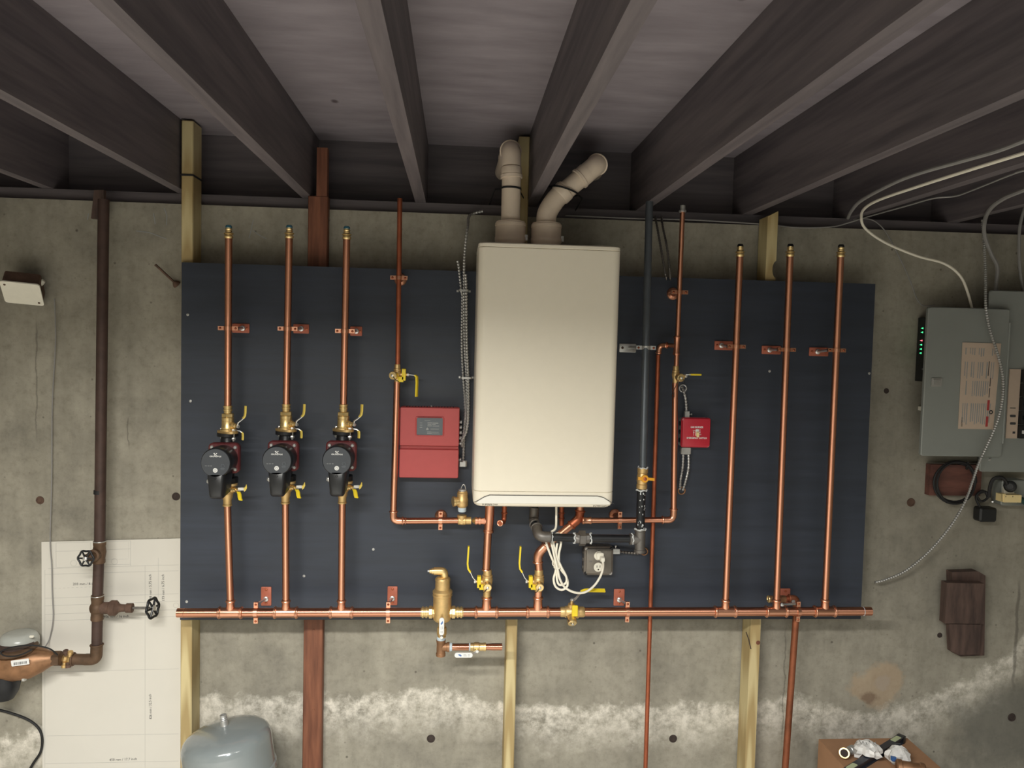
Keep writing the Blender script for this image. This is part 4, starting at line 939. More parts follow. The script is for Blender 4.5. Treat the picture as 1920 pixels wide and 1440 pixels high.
# flexible conduits left of the boiler
fy = -.118
C1 = [(868, 868), (870, 820), (872, 760), (868, 700), (866, 640), (867, 560), (865, 545), (860, 500), (858, 490, -.112)]
C2 = [(866, 838), (873, 780), (875, 720), (871, 640), (870, 545), (871, 480), (877, 425), (881, 404, -.02), (905, 396, -.01)]
C3 = [(865, 828), (876, 800), (878, 730), (875, 640), (874, 545), (873, 515, -.139)]
for pts, lb in ((C1, 'armored metal conduit curling out at the top, beside the boiler'), (C2, 'armored metal conduit climbing to the ceiling left of the boiler'), (C3, 'short armored metal conduit in the bundle nearest the boiler')):
    single('flexible_conduit', lb, 'conduit', flex(PP(pts, -.113 if pts is C1 else (-.126 if pts is C2 else -.139)), .0052), 'galv', 'conduits left of the boiler')
for py, lb in ((545.5, 'grey conduit clip high on the bundle left of the boiler'), (708, 'grey conduit clip low on the bundle beside the control box')):
    x_a, x_b = ((.0025, .0355) if py < 600 else (.0165, .0520)); zz_ = P(870, py, -.12).z
    lp_ = [V((x_a-.008, -.1018, zz_)), V((x_a, -.1018, zz_)), V((x_a, -.1455, zz_)), V((x_b, -.1455, zz_)), V((x_b, -.1018, zz_)), V((x_b+.008, -.1018, zz_))]
    single('conduit_clip', lb, 'clip', MB().strip(fil(lp_, .006, 4), EZ*.007, .0016), 'galv', 'conduit clips')
# ---------------------------------------------------------------- emergency switch
ey = -.148; x0, x1 = P(1278, 812, ey).x, P(1333, 812, ey).x; z1, z0 = P(1305, 783.5, ey).z, P(1305, 839.5, ey).z
em = thing('emergency_switch', 'square red emergency switch box with white lettering on the board', 'switch', V(((x0+x1)/2, -.125, z0)))
cx, cz, W, H = (x0+x1)/2, (z0+z1)/2, x1-x0, z1-z0
bx_ = part(em, 'back_box', MB().slab(V((cx, BF, cz)), W-.004, H-.004, .008, [(0, 0), (.036, 0)], n=4), 'galv')
for k in range(3):
    q = V((cx-W/2+.001, BF-.02, cz+.03-k*.030)); part(bx_, 'knockout', MB().lathe(q, q-EX, [(0, .008), (.002, .008)], 14), 'iron_black')
cv = part(em, 'cover_plate', MB().slab(V((cx, BF-.036, cz)), W, H, .009, [(0, 0), (.003, 0), (.005, .002), (.011, .004), (.012, .006)], n=5), 'red_switch')
for sx in (-1, 1):
    for sz in (-1, 1):
        q = V((cx+sx*W*.42, BF-.041, cz+sz*H*.42)); part(cv, 'corner_screw', MB().lathe(q, q-EY, [(0, .006), (.004, .006), (.005, .004)], 12), 'red_switch' if sx*sz > 0 else 'galv')
yy = BF-.0483
part(cv, 'lettering', text_mb('GAS BURNER', .0088, V((cx+.001, yy, cz+.020)), width=.046, bold=.00025), 'print_white')
part(cv, 'lettering', text_mb('EMERGENCY SWITCH', .0088, V((cx+.002, yy, cz-.0185)), width=.072, bold=.00022), 'print_white')
part(cv, 'lettering', text_mb('ON', .0062, V((cx-.0085, yy, cz+.0075)), width=.009), 'print_white')
part(cv, 'lettering', text_mb('OFF', .0062, V((cx+.0125, yy, cz-.006)), width=.011), 'print_white')
for dx, z_, sg in ((-.0095, -.004, 1), (.0125, .0075, -1)):
    q = V((cx+dx, yy, cz+z_)); mb = MB().box(q, (.0012, .0005, .012)); mb.prism([q+V((-.0024, 0, sg*.004)), q+V((.0024, 0, sg*.004)), q+V((0, 0, sg*.009))], V((0, -.0005, 0))); part(cv, 'arrow', mb, 'print_white')
q = V((cx+.0025, yy, cz+.001)); tg = part(cv, 'toggle_slot', MB().slab(q+EY*.001, .0115, .024, .002, [(0, 0), (.002, 0)], n=2), 'print_white')
part(cv, 'toggle', MB().prism([q+V((-.004, -.001, -.012)), q+V((.004, -.001, -.012)), q+V((.004, -.001, .004)), q+V((-.004, -.001, .004))], V((.001, -.008, -.003))), 'cream_plastic')
q = P(1287, 783, -.122); con = part(em, 'top_connector', MB().box(q+EZ*.010, (.016, .018, .026)), 'galv')
part(con, 'set_screw', MB().lathe(q+V((.008, 0, .012)), q+V((.1, 0, .012)), [(0, .002), (.008, .002), (.0085, .0035), (.012, .0035)], 8), 'steel')
q = P(1285, 845, -.122); part(em, 'bottom_connector', MB().slab(q, .036, .026, .005, [(-.010, .002), (-.008, 0), (.008, 0), (.010, .002)], n=3), 'galv')
GF = 'armored conduits at the emergency switch'
single('flexible_conduit', 'short armored conduit between the board hole and the top of the emergency switch', 'conduit', flex(PP([(1287, 772, -.122), (1286, 752, -.122), (1283, 738, -.118), (1279, 726, BF-.002)], 0), .0055), 'galv', GF)
for a, lb in (([(1281, 852), (1280, 875), (1276, 900), (1275, 918, BF-.002)], 'armored conduit under the emergency switch, on the side of the copper pipe'), ([(1291, 852), (1291, 875), (1287, 896), (1280, 920, BF-.002)], 'armored conduit under the emergency switch, on the open board side')):
    single('flexible_conduit', lb, 'conduit', flex(PP(a, -.122), .0052), 'galv', GF)
for px, py, lb, m_ in ((1280.5, 728, 'grey grommet ring in the board above the emergency switch', 'galv'), (1278, 920, 'tan grommet ring in the board below the emergency switch', 'bronze'), (1208, 1034, 'tan grommet ring in the board beside the gas tee', 'bronze')):
    c = P(px, py, BF-.001); single('grommet', lb, 'grommet', MB().torus(c, EY, .0125, .0028, 20, 8), m_, 'grommets in the board')
# ---------------------------------------------------------------- outlet box
oy = -.148; x0, x1 = P(1096, 1053, oy).x, P(1150, 1053, oy).x; z1, z0 = P(1123, 1026, oy).z, P(1123, 1079.5, oy).z
ob = thing('outlet_box', 'square grey steel outlet box with a double socket below the gas pipe', 'outlet', V(((x0+x1)/2, -.125, z0)))
cx, cz, W, H = (x0+x1)/2, (z0+z1)/2, x1-x0, z1-z0
bb = part(ob, 'back_box', MB().slab(V((cx, BF, cz)), W+.002, H+.002, .010, [(0, 0), (.036, 0)], n=4), 'iron_grey')
for k in range(3):
    q = V((cx-.025+k*.025, BF-.018, cz+H/2)); part(bb, 'knockout', MB().lathe(q, q+EZ, [(0, .008), (.0025, .008)], 12), 'box_steel')
    q = V((cx-W/2, BF-.018, cz+.028-k*.028)); part(bb, 'knockout', MB().lathe(q, q-EX, [(0, .008), (.0025, .008)], 12), 'box_steel')
cv = part(ob, 'cover_plate', MB().slab(V((cx, BF-.036, cz)), W, H, .010, [(0, 0), (.002, 0), (.003, .001), (.005, .006), (.011, .007), (.012, .009)], n=5), 'box_steel')
for sx in (-1, 1):
    for sz in (-1, 1):
        q = V((cx+sx*W*.43, BF-.038, cz+sz*H*.43)); part(cv, 'corner_screw', MB().lathe(q, q-EY, [(0, .0065), (.003, .0065), (.005, .004)], 12), 'galv' if sx < 0 < sz or sz < 0 < sx else 'iron_black')
part(cv, 'stamped_mark', MB().box(V((cx-.030, BF-.0483, cz+.001)), (.010, .0004, .004)), 'iron_grey')
part(cv, 'cover_hole', MB().lathe(V((cx-.002, BF-.047, cz+.038)), V((cx-.002, -1, cz+.038)), [(0, .003), (.0015, .003)], 12), 'hole_dark')
for dz in (.021, -.020):
    q = V((cx-.002, BF-.047, cz+dz)); so = part(ob, 'socket', MB().lathe(q, q-EY, [(0, .0165), (.003, .0165), (.004, .0155)], 26), 'white_plastic')
    for dx in (-.0055, .0055): part(so, 'slot', MB().box(q+V((dx, -.0042, .003)), (.002, .0006, .008)), 'hole_dark')
    part(so, 'ground_hole', MB().lathe(q+V((0, -.0036, -.008)), q+V((0, -1, -.008)), [(0, .003), (.0008, .003)], 10), 'hole_dark')
q = P(1157, 1033, -.122); cn = part(ob, 'conduit_connector', MB().box(q-EX*.004, (.024, .018, .017)), 'galv')
part(cn, 'set_screw', MB().lathe(q+V((-.006, -.002, .008)), q+V((-.004, -.002, .1)), [(0, .002), (.008, .002), (.0085, .004), (.012, .004)], 8), 'steel')
single('flexible_conduit', 'dark armored conduit from the outlet box into the board hole', 'conduit', flex(PP([(1161, 1034, -.122), (1180, 1036, -.122), (1200, 1037, -.118), (1210, 1033, BF-.002)], 0), .0058), 'iron_grey')
# ---------------------------------------------------------------- power cord
cyd = -.2385
pc = thing('power_cord', 'white power cord looped and tied below the boiler, plugged into the outlet box', 'cord', P(1060, 1108, cyd))
A = PP([(1043, 945, -.25), (1043, 970, -.24), (1042, 990, -.236), (1036, 996), (1028, 1002), (1024, 1016), (1032, 1040), (1042, 1066), (1038, 1085), (1042, 1100), (1054, 1106), (1064, 1098), (1062, 1082), (1050, 1064), (1048, 1040), (1052, 1018), (1050, 1002, -.2385), (1040, 1003, -.2385), (1038, 1020), (1044, 1045), (1046, 1066), (1044, 1082), (1048, 1096), (1060, 1094), (1062, 1082, -.245), (1052, 1062, -.245), (1043, 1040, -.2385), (1045, 1018)], cyd)
part(pc, 'coil', MB().tube(resample(spl(A, 10), .006), .0040, 10), 'white_cord')
Bp = PP([(1034, 1018, -.2385), (1040, 1045, -.246), (1046, 1070, -.250), (1050, 1086, -.250), (1058, 1100, -.24), (1072, 1109, -.24), (1088, 1112, -.235), (1102, 1108, -.23), (1116, 1096, -.22), (1126, 1080, -.21), (1130.5, 1066, -.2), (1131, 1056, -.185)], 0)
part(pc, 'lead', MB().tube(resample(spl(Bp, 10), .006), .0041, 10), 'white_cord')
part(pc, 'cable_tie', merge(MB().torus(P(1045, 1064, cyd-.004), EZ, .0115, .0022, 16, 6), MB().tube(spl(PP([(1041, 1064, -.25), (1036, 1058, -.25), (1037, 1051, -.25), (1040, 1056, -.25)], 0), 5), .0016, 6)), 'white_cord')
q = P(1129, 1047, -.17); part(pc, 'plug', merge(MB().slab(q+V((-.006, .02, .006)), .026, .024, .005, [(-.001, .002), (.016, 0), (.018, .002)], n=3), MB().slab(q+V((0, .006, -.001)), .020, .020, .006, [(0, .001), (.016, .001), (.022, .004)], n=3), MB().cyl(q+V((.001, -.008, -.004)), Bp[-1]+EZ*-.004, .0055, .0045, 10)), 'white_plastic')
# ---------------------------------------------------------------- bent old copper pipe by the right header end
wy = -.138
wp = thing('bent_pipe', 'dull brown copper pipe bending down behind the header to the floor', 'pipe', V((P(1474, 1440, wy).x-.01, wy, FZ)))
a, b, c = P(1446, 1123, wy), P(1493, 1122, wy), V((P(1474, 1440, wy).x-.012, wy, FZ))
part(wp, 'vertical_pipe', MB().cyl(P(1493, 1150, wy), c, .0118, seg=18), 'copper_old')
elbow(wp, b-EX*.03, b, P(1493, 1150, wy), .0112, .03, 'copper_old')
part(wp, 'horizontal_pipe', MB().cyl(a, b-EX*.02, .0098, seg=18), 'copper_dull')
part(wp, 'valve_body', MB().lathe(a-EX*.010, a+EX, [(0, .009), (.001, .0125), (.014, .0125), (.016, .010), (.044, .0105), (.046, .0128), (.062, .0128), (.064, .010)], 16), 'bronze')
part(wp, 'open_socket', MB().torus(a-EX*.010, EX, .0105, .003, 18, 8), 'brass')
part(wp, 'rod_stand_in', MB().slab(P(1487, 1127, wy-.0105), .012, .009, .003, [(0, 0), (.003, 0)], n=3), 'steel')  # small steel tag on the bend, standing in for the hanger rod
# ---------------------------------------------------------------- paper template
ty = -.003
cor = [P(78, 1016, ty), P(335.5, 1009, ty), P(333, 1460, ty), P(80, 1460, ty)]
pt = thing('paper_template', 'large white paper mounting template with printed lines taped on the concrete', 'paper', P(206, 1440, ty))
cor[1].x = -.952; cor[2].x = -.952; part(pt, 'sheet', MB().prism(cor, V((0, -.0012, 0))), 'paper')
py_ = ty-.0014
def L2(p, q, wd=.0009, dash=False):
    A, B = P(p[0], p[1], py_), P(q[0], q[1], py_); mb = MB(); n = 14 if dash else 1
    for k in range(n):
        a, b = A.lerp(B, k/n), A.lerp(B, (k+(.5 if dash else 1))/n); d = (b-a).normalized(); mb.strip([a, b], V((-d.z, 0, d.x))*wd, .0003)
    return mb
segs = [((105, 1018), (169, 1016)), ((105, 1018), (105, 1064)), ((106, 1064), (168, 1062)), ((104, 1034), (169, 1032)), ((170, 1017), (170, 1034)), ((198, 1016), (245, 1014)), ((245, 1014), (245, 1061)), ((198, 1031), (245, 1029)), ((198, 1059), (245, 1058)),
        ((84, 1069), (84, 1460)), ((90, 1066), (335, 1059)), ((84, 1077), (335, 1070)), ((84, 1122), (335, 1113)), ((84, 1136), (335, 1127)), ((84, 1152), (335, 1143)), ((84, 1164), (335, 1156)), ((272, 1060), (272, 1440)), ((297, 1046), (297, 1120)), ((88, 1260), (335, 1254)), ((84, 1432), (335, 1427)), ((88, 1380), (335, 1376))]
lines = merge(*[L2(a, b) for a, b in segs], L2((102, 1103), (215, 1099), .0008, True), L2((200, 1049), (240, 1048), .0008, True), L2((241, 1016), (241, 1048), .0008, True), L2((203, 1143), (245, 1142), .0008, True))
for px, py, rr in ((138, 1056, .0105), (214.5, 1053, .0105), (330, 1135, .009)):
    lines.torus(P(px, py, py_), EY, rr, .0004, 24, 4)
o = part(pt, 'printed_lines', lines, 'print_line'); o['kind'] = 'stuff'
ux = V((1, 0, .022)).normalized(); uz = V((-.022, 0, 1)).normalized()
for s_, px, py, wd, vert in (('203 mm / 8 inch', 160, 1095, .085, 0), ('406 mm / 16 inch', 218, 1156, .088, 0), ('148 mm / 5,75 inch', 282, 1102, .095, 1), ('173 mm / 6,75 inch', 306, 1102, .095, 1), ('826 mm / 32.5 inch', 282, 1325, .092, 1), ('450 mm / 17.7 inch', 231, 1424, .096, 0)):
    part(pt, 'printed_text', text_mb(s_, .0125, P(px, py, py_), ux=uz if vert else ux, uz=-ux if vert else uz, width=wd), 'print_dark')
# ---------------------------------------------------------------- old water service pipe
sy = -.095; k = S(sy)
st = thing('water_main_pipe', 'rusty brown vertical water main pipe on the concrete beside the paper', 'pipe', P(183, 1236, sy))
tp, m1, m2, m3 = P(194, 408, sy), P(187, 1014, sy), P(183, 1115, sy), P(181.5, 1218, sy)
part(st, 'pipe', MB().cyl(m1, tp+(tp-m1).normalized()*.06, .0178, seg=22), 'pipe_brown')
part(st, 'pipe', MB().cyl(P(185, 1055, sy), m2, .0172, seg=22), 'pipe_brown'); part(st, 'pipe', MB().cyl(P(182.5, 1160, sy), m3, .0172, seg=22), 'pipe_brown')
el = P(180.5, 1236, sy); part(st, 'elbow', MB().tube(fil([P(181.5, 1208, sy), el, P(160, 1236.5, sy)], .034, 10), .0195, 22), 'bronze_dark')
part(st, 'elbow_band', merge(MB().torus(P(181.5, 1209, sy), EZ, .0198, .003, 20, 8), MB().torus(P(137, 1236, sy), EX, .020, .004, 20, 8)), 'bronze_dark')
part(st, 'horizontal_nipple', MB().cyl(P(137, 1236, sy), P(162, 1236.5, sy), .0188, seg=20), 'bronze_dark')
part(st, 'tape_band', MB().lathe(P(186.6, 926, sy), P(186.7, 918, sy), [(0, .0186), (.013, .0186)], 22), 'black_rubber')
part(st, 'solder_ring', merge(MB().torus(P(187, 1015, sy), EZ, .0195, .002, 20, 8), MB().torus(P(183, 1117, sy), EZ, .0195, .002, 20, 8)), 'galv')
def wheel(par, c, ax, R):
    u, v = frame(ax); n = 48; pts = [c+(u*math.cos(2*math.pi*i/n)+v*math.sin(2*math.pi*i/n))*(R*(1+.07*math.cos(6*2*math.pi*i/n))) for i in range(n+1)]
    h = part(par, 'handwheel', MB().tube(pts, R*.13, 10), 'iron_black')
    for i in range(6):
        d = u*math.cos(2*math.pi*i/6)+v*math.sin(2*math.pi*i/6); part(h, 'spoke', MB().tube([c+ax*.002, c+d*R*.98], [R*.14, R*.1], 8), 'iron_black')
    part(h, 'wheel_hub', MB().lathe(c-ax*.004, c+ax, [(0, R*.28), (.012, R*.28), (.014, R*.15)], 8), 'steel')
gvA = thing('gate_valve', 'old brown gate valve whose black six-spoke wheel faces out, upper of two', 'valve', P(185.5, 1055, sy), 'old gate valves on the water main')
a, b = P(187, 1014, sy), P(185.3, 1056, sy); L = (b-a).length
part(gvA, 'valve_body', MB().lathe(a, b, [(0, .0185), (.002, .0205), (.014, .0205), (.018, .019), (L*.5, .022), (L-.016, .0195), (L-.012, .0205), (L-.002, .0205), (L, .018)], 22), 'bronze_dark')
c0 = P(184.5, 1038, sy); wc = P(161, 1047, sy-.075); ax = (wc-c0).normalized(); dL = (wc-c0).length
part(gvA, 'bonnet', MB().lathe(c0, wc, [(0, .0185), (.020, .0185), (.022, .021), (.034, .021), (.036, .015), (.052, .012), (.054, .014), (.064, .014), (.066, .005), (dL, .005)], 18), 'bronze_dark')
wheel(gvA, wc, ax, .0255)
gvB = thing('gate_valve', 'old brown gate valve with its stem and black wheel pointing to the board', 'valve', P(182.5, 1163, sy), 'old gate valves on the water main')
a, b = P(183, 1115, sy), P(182, 1163, sy); L = (b-a).length; c0 = P(182.5, 1140, sy)
part(gvB, 'valve_body', merge(MB().lathe(a, b, [(0, .0185), (.002, .0208), (.016, .0208), (.022, .0195), (L-.018, .0195), (L-.014, .0205), (L-.002, .0205), (L, .018)], 22), MB().ball(c0, .0255, 20)), 'bronze_dark')
part(gvB, 'bonnet', MB().lathe(c0, c0+EX, [(0, .020), (.040, .020), (.042, .024), (.046, .0265), (.062, .0265), (.066, .0225), (.072, .0155), (.078, .0135), (.096, .0125), (.098, .0165), (.118, .0165), (.119, .0142)], 18), 'rust')
part(gvB, 'stem', MB().cyl(c0+EX*.115, c0+EX*.185, .0048, seg=12), 'iron_grey')
wheel(gvB, c0+EX*.186, V((.965, -.24, .10)).normalized(), .0330)
# water meter
my = -.11
mt = thing('water_meter', 'bronze water meter with hex unions and a grey register dome', 'meter', P(40, 1275, my))
mc = P(38, 1232, my)
pts = [P(-40, 1236, my), P(-20, 1238, my), P(5, 1242, my), P(30, 1243, my), P(55, 1241, my), P(78, 1237, my), P(95, 1235, my), P(106, 1234, my)]
part(mt, 'body', MB().tube(pts, [.030, .044, .056, .060, .056, .042, .026, .022], 28), 'bronze')
tc = P(28, 1216, my-.005); part(mt, 'top_flange', MB().lathe(tc-EZ*.01, tc+EZ, [(0, .066), (.004, .070), (.016, .070), (.019, .066)], 32), 'bronze_dark')
part(mt, 'register_plate', MB().lathe(tc+EZ*.009, tc+EZ, [(0, .056), (.004, .056)], 30), 'pipe_brown')
rd = P(36, 1211, my+.042); part(mt, 'register_dome', MB().lathe(rd, rd+EZ, [(0, .062), (.024, .062), (.034, .058), (.044, .050), (.048, .035)], 30), 'gauge_glass', 'grey translucent dome')
part(mt, 'dome_tab', MB().slab(P(60, 1193, my+.005), .014, .008, .003, [(0, 0), (.004, 0)], n=3), 'white_plastic')
ux = V((1, 0, .14)).normalized(); uz = V((-.14, 0, 1)).normalized(); q = P(38, 1242, my-.0605)
lb = part(mt, 'serial_label', MB().slab(q, .058, .020, .002, [(0, 0), (.001, 0)], ux=ux, uz=uz, n=2), 'print_white')
mb = MB(); random.seed(5)
for i in range(18): mb.box(q+ux*(-.020+i*.0024)+V((0, -.0012, -.002)), (random.choice((.0008, .0014)), .0004, .009))
part(lb, 'bar_code', mb, 'print_dark')
mb = MB()
q = P(45, 1262, my-.03); part(mt, 'lug', MB().cyl(q+EZ*.02, q-EZ*.012, .009, seg=14), 'bronze'); part(mt, 'lug_bolt', hexnut(q-EZ*.02, EZ, .008, .012), 'steel')
q = P(6, 1262, my-.03); part(mt, 'lug', MB().cyl(q+EZ*.02, q-EZ*.012, .009, seg=14), 'bronze'); part(mt, 'lug_bolt', hexnut(q-EZ*.02, EZ, .008, .012), 'steel')
part(mt, 'lower_housing', MB().lathe(P(8, 1264, my), P(8, 1320, my), [(0, .045), (.03, .050), (.06, .044), (.085, .03)], 20), 'iron_black')
part(mt, 'union_nut', hexnut(P(108, 1234.5, my), EX, .0265, .026), 'bronze_dark')
part(mt, 'seal_wire', MB().tube(spl(PP([(108, 1228, -.15), (92, 1216, -.17), (60, 1210, -.18), (25, 1213, -.18), (2, 1222, -.18), (10, 1230, -.185), (35, 1229, -.185), (60, 1218, -.18)], 0), 8), .0024, 8), 'black_rubber')
gc = thing('ground_clamp', 'corroded brass grounding clamp between the water meter and the elbow', 'clamp', P(128, 1252, sy))
part(gc, 'clamp_body', merge(MB().lathe(P(118, 1235, sy), P(139, 1236, sy), [(0, .013), (.01, .017), (.016, .013), (.024, .018), (.04, .017)], 12)), 'brass_cast')
for a, b in (((124, 1228), (123, 1217)), ((131, 1230), (133, 1218)), ((121, 1242), (120, 1252)), ((128, 1242), (128, 1251))): part(gc, 'clamp_screw', MB().lathe(P(*a, sy-.012), P(*b, sy-.016), [(0, .007), (.008, .006), (.009, .0095), (.018, .0085)], 10), 'brass_cast' if a[0] % 2 else 'rust')
# wires at the left
single('thin_wire', 'thin grey wire hanging down over the paper edge to the water meter', 'wire', MB().tube(spl(PP([(102, 560), (104, 640), (98, 760), (97, 900), (94, 1010), (97, 1060), (98, 1110), (100, 1150), (98, 1175), (92, 1200), (84, 1214, -.05)], -.012), 8), .0022, 8), 'grey_cable')
single('black_cable', 'black cable looping on the wall below the water meter', 'cable', MB().tube(spl(PP([(-30, 1326), (10, 1334), (50, 1348), (72, 1365), (79, 1385), (76, 1410), (62, 1432), (40, 1470)], -.012), 8), .0045, 8), 'black_rubber')
# junction box hanging high on the left
jy = -.07
jb = thing('junction_box', 'beige-covered electrical junction box tilted on the upper concrete wall', 'junction box', P(38, 566, jy))
n_ = V((.10, -.60, -.79)).normalized(); jux = V((.93, .06, -.30)); jux = (jux-n_*jux.dot(n_)).normalized(); juz = n_.cross(jux)
if jux.cross(juz).dot(n_) < 0: juz = -juz
c = P(42, 549, jy)
part(jb, 'box', MB().slab(c, .108, .104, .008, [(-.045, 0), (0, 0)], ux=jux, uz=juz, n=4), 'rust')
cvp = part(jb, 'cover', MB().slab(c, .118, .112, .010, [(0, 0), (.004, 0), (.005, .001)], ux=jux, uz=juz, n=4), 'white_plastic', 'beige cover plate')
for s1_, s2_ in ((-1, 1), (1, -1)): q = c+jux*(s1_*.045)+juz*(s2_*.04)+n_*.005; part(cvp, 'cover_screw', MB().lathe(q, q+n_, [(0, .004), (.002, .003)], 8), 'rust')
part(jb, 'side_bushing', MB().lathe(P(72, 533, jy+.02), P(84, 524, jy+.02), [(0, .012), (.016, .010), (.022, .007)], 12), 'white_plastic')
# form tie spike and wood scrap
tsp = thing('form_tie_rod', 'dark rusty form tie rod sticking out of the upper concrete by the board', 'rod', P(330, 535, 0))
a, b = P(331, 533, -.004), P(291, 496, -.05); part(tsp, 'rod', MB().cyl(a, b, .0042, seg=10), 'rust'); part(tsp, 'cone', MB().lathe(a+(a-b).normalized()*.004, b, [(0, .014), (.006, .014), (.016, .006)], 12), 'rust')
a, b = P(178, 360, -.02), P(198, 412, -.02)
single('wood_scrap', 'small pale wood wedge above the top of the rusty water main pipe', 'wood', MB().prism([P(181, 358, -.03), P(199, 358, -.03), P(199, 412, -.03), P(175, 411, -.03)], V((0, -.018, 0))), 'old_block')
single('black_tie', 'thin black strap round the top of the pale stud above the board', 'strap', MB().box(V((-.9255, -.046, P(350, 328, -.09).z)), (.043, .090, .006)), 'black_rubber')
# ---------------------------------------------------------------- breaker panel
ey2 = -.125
ep = thing('breaker_panel', 'grey breaker panel with its door swung open over the concrete wall', 'breaker panel', P(1880, 880, -.05))
X0 = P(1866, 700, -.10).x; X1 = X0+.36; zT, zB = P(1890, 545, -.10).z, P(1890, 885, -.10).z
part(ep, 'back_box', MB().box(V(((X0+X1)/2+.01, -.048, (zT+zB)/2)), (X1-X0-.02, .095, zT-zB-.01)), 'panel_grey')
tr = part(ep, 'trim_cover', MB().slab(V(((X0+X1)/2-.02, -.095, (zT+zB)/2)), X1-X0+.04, zT-zB, .010, [(0, 0), (.004, 0), (.007, .003)], n=4), 'panel_grey')
q = P(1856, 862, -.103); part(tr, 'trim_screw', MB().lathe(q, q-EY, [(0, .006), (.003, .004)], 10), 'galv')
xs_ = P(1890, 750, -.104).x; z1, z0 = P(1900, 692, -.104).z, P(1900, 822, -.104).z
ls = part(ep, 'circuit_directory', MB().box(V((xs_+.021, -.1035, (z1+z0)/2)), (.044, .003, z1-z0)), 'panel_label', 'pale circuit label strip')
for py in (770, 784): part(ls, 'knockout_mark', MB().slab(P(1899, py+10, -.1052), .022, .009, .003, [(0, 0), (.001, 0)], n=2), 'print_dark')
part(ls, 'handwritten_mark', MB().box(P(1899, 765, -.1052), (.022, .0006, .003)), 'print_dark'); part(ls, 'handwritten_mark', MB().box(P(1901, 811, -.1052), (.010, .0006, .008)), 'print_dark')
for k in range(5):
    zz = z1-(k+.5)*(z1-z0)/5; b_ = part(ep, 'breaker', MB().box(V((xs_+.075, -.110, zz)), (.060, .016, (z1-z0)/5-.003)), 'device_black')
    part(b_, 'breaker_toggle', MB().box(V((xs_+.058, -.121, zz)), (.014, .010, .012)), 'print_white' if k == 4 else 'iron_black')
dcor = [P(1737, 577, ey2), P(1889, 577, ey2), P(1884, 857, ey2), P(1730.5, 855, ey2)]
dx0, dx1 = (dcor[0].x+dcor[3].x)/2, (dcor[1].x+dcor[2].x)/2; dz1, dz0 = (dcor[0].z+dcor[1].z)/2, (dcor[2].z+dcor[3].z)/2; dcx, dcz = (dx0+dx1)/2, (dz0+dz1)/2
dr = part(ep, 'door', MB().slab(V((dcx, ey2+.006, dcz)), dx1-dx0, dz1-dz0, .010, [(-.010, .002), (-.008, 0), (.003, 0), (.006, .003)], n=5), 'panel_grey')
part(dr, 'latch', merge(MB().slab(P(1755.5, 717, ey2-.001), .040, .030, .002, [(0, 0), (.003, 0)], n=2), MB().box(P(1756, 717, ey2-.005), (.024, .006, .020))), 'galv')
part(dr, 'hinge', MB().cyl(V((dx1+.003, ey2+.004, dz0+.05)), V((dx1+.003, ey2+.004, dz1-.05)), .005, seg=10), 'panel_grey')
def QD(px, py): return P(px, py, ey2-.0012)
lc_ = [QD(1804.5, 642), QD(1877, 644), QD(1862, 805), QD(1796, 804)]
lb = part(dr, 'door_label', MB().prism(lc_, V((0, -.0008, 0))), 'panel_label', 'beige printed wiring label')
def inlab(u, v): a = lc_[0].lerp(lc_[1], u); b = lc_[3].lerp(lc_[2], u); return a.lerp(b, v)+V((0, -.0011, 0))
mb, md, mr = MB(), MB(), MB(); random.seed(11)
for i in range(15):
    u = .10+i*.058
    if u > .9: break
    for v0, v1 in ((.06, .16), (.22, .42), (.44, .62), (.70, .95)):
        if random.random() < .2: continue
        mb.strip([inlab(u, v0), inlab(u, v1-random.random()*.04)], EX*random.choice((.003, .004)), .0003)
for u, v0, v1 in ((.73, .21, .38), (.80, .40, .50), (.80, .52, .63)): md.strip([inlab(u, v0), inlab(u, v1)], EX*.003, .0003)
for u, v0, v1 in ((.80, .66, .78), (.80, .85, .97)): mr.strip([inlab(u, v0), inlab(u, v1)], EX*.009, .0004)
md.torus(inlab(.89, .80), EY, .006, .002, 14, 6)
o = part(lb, 'small_print', mb, 'print_grey'); o['kind'] = 'stuff'
o = part(lb, 'dark_bars', md, 'print_dark'); o['kind'] = 'stuff'
o = part(lb, 'warning_bars', mr, 'print_red'); o['kind'] = 'stuff'
part(lb, 'lettering', text_mb('SIEMENS', .008, inlab(.10, .92), ux=EZ, uz=-EX, width=.034), 'print_dark')
# network device with lights
nd = thing('network_switch', 'black device with a column of green lights behind the panel door', 'device', P(1727, 714, -.02))
a, b = P(1718, 600, -.05), P(1736, 714, -.05)
part(nd, 'case', MB().prism([P(1722, 596, -.008), P(1760, 594, -.008), P(1752, 716, -.008), P(1715.5, 714, -.008)], V((0, -.045, 0))), 'device_black')
for py, m_ in ((615.5, 'led_green'), (623, 'led_green'), (638.5, 'led_red'), (646.5, 'led_green'), (654.5, 'led_green'), (662, 'led_green')):
    c = P(1729-(py-615)*.075, py, -.0535); part(nd, 'status_light', MB().prism([c+V((-.005, 0, 0)), c+V((.004, 0, .003)), c+V((.004, 0, -.003))], V((0, -.001, 0))), m_)
part(nd, 'port', MB().box(P(1731, 692, -.0535), (.010, .001, .006)), 'galv')
single('cable_clip', 'small white cable clip on the concrete beside the panel door', 'clip', MB().box(P(1727.5, 766, -.012), (.013, .022, .015)), 'white_plastic')
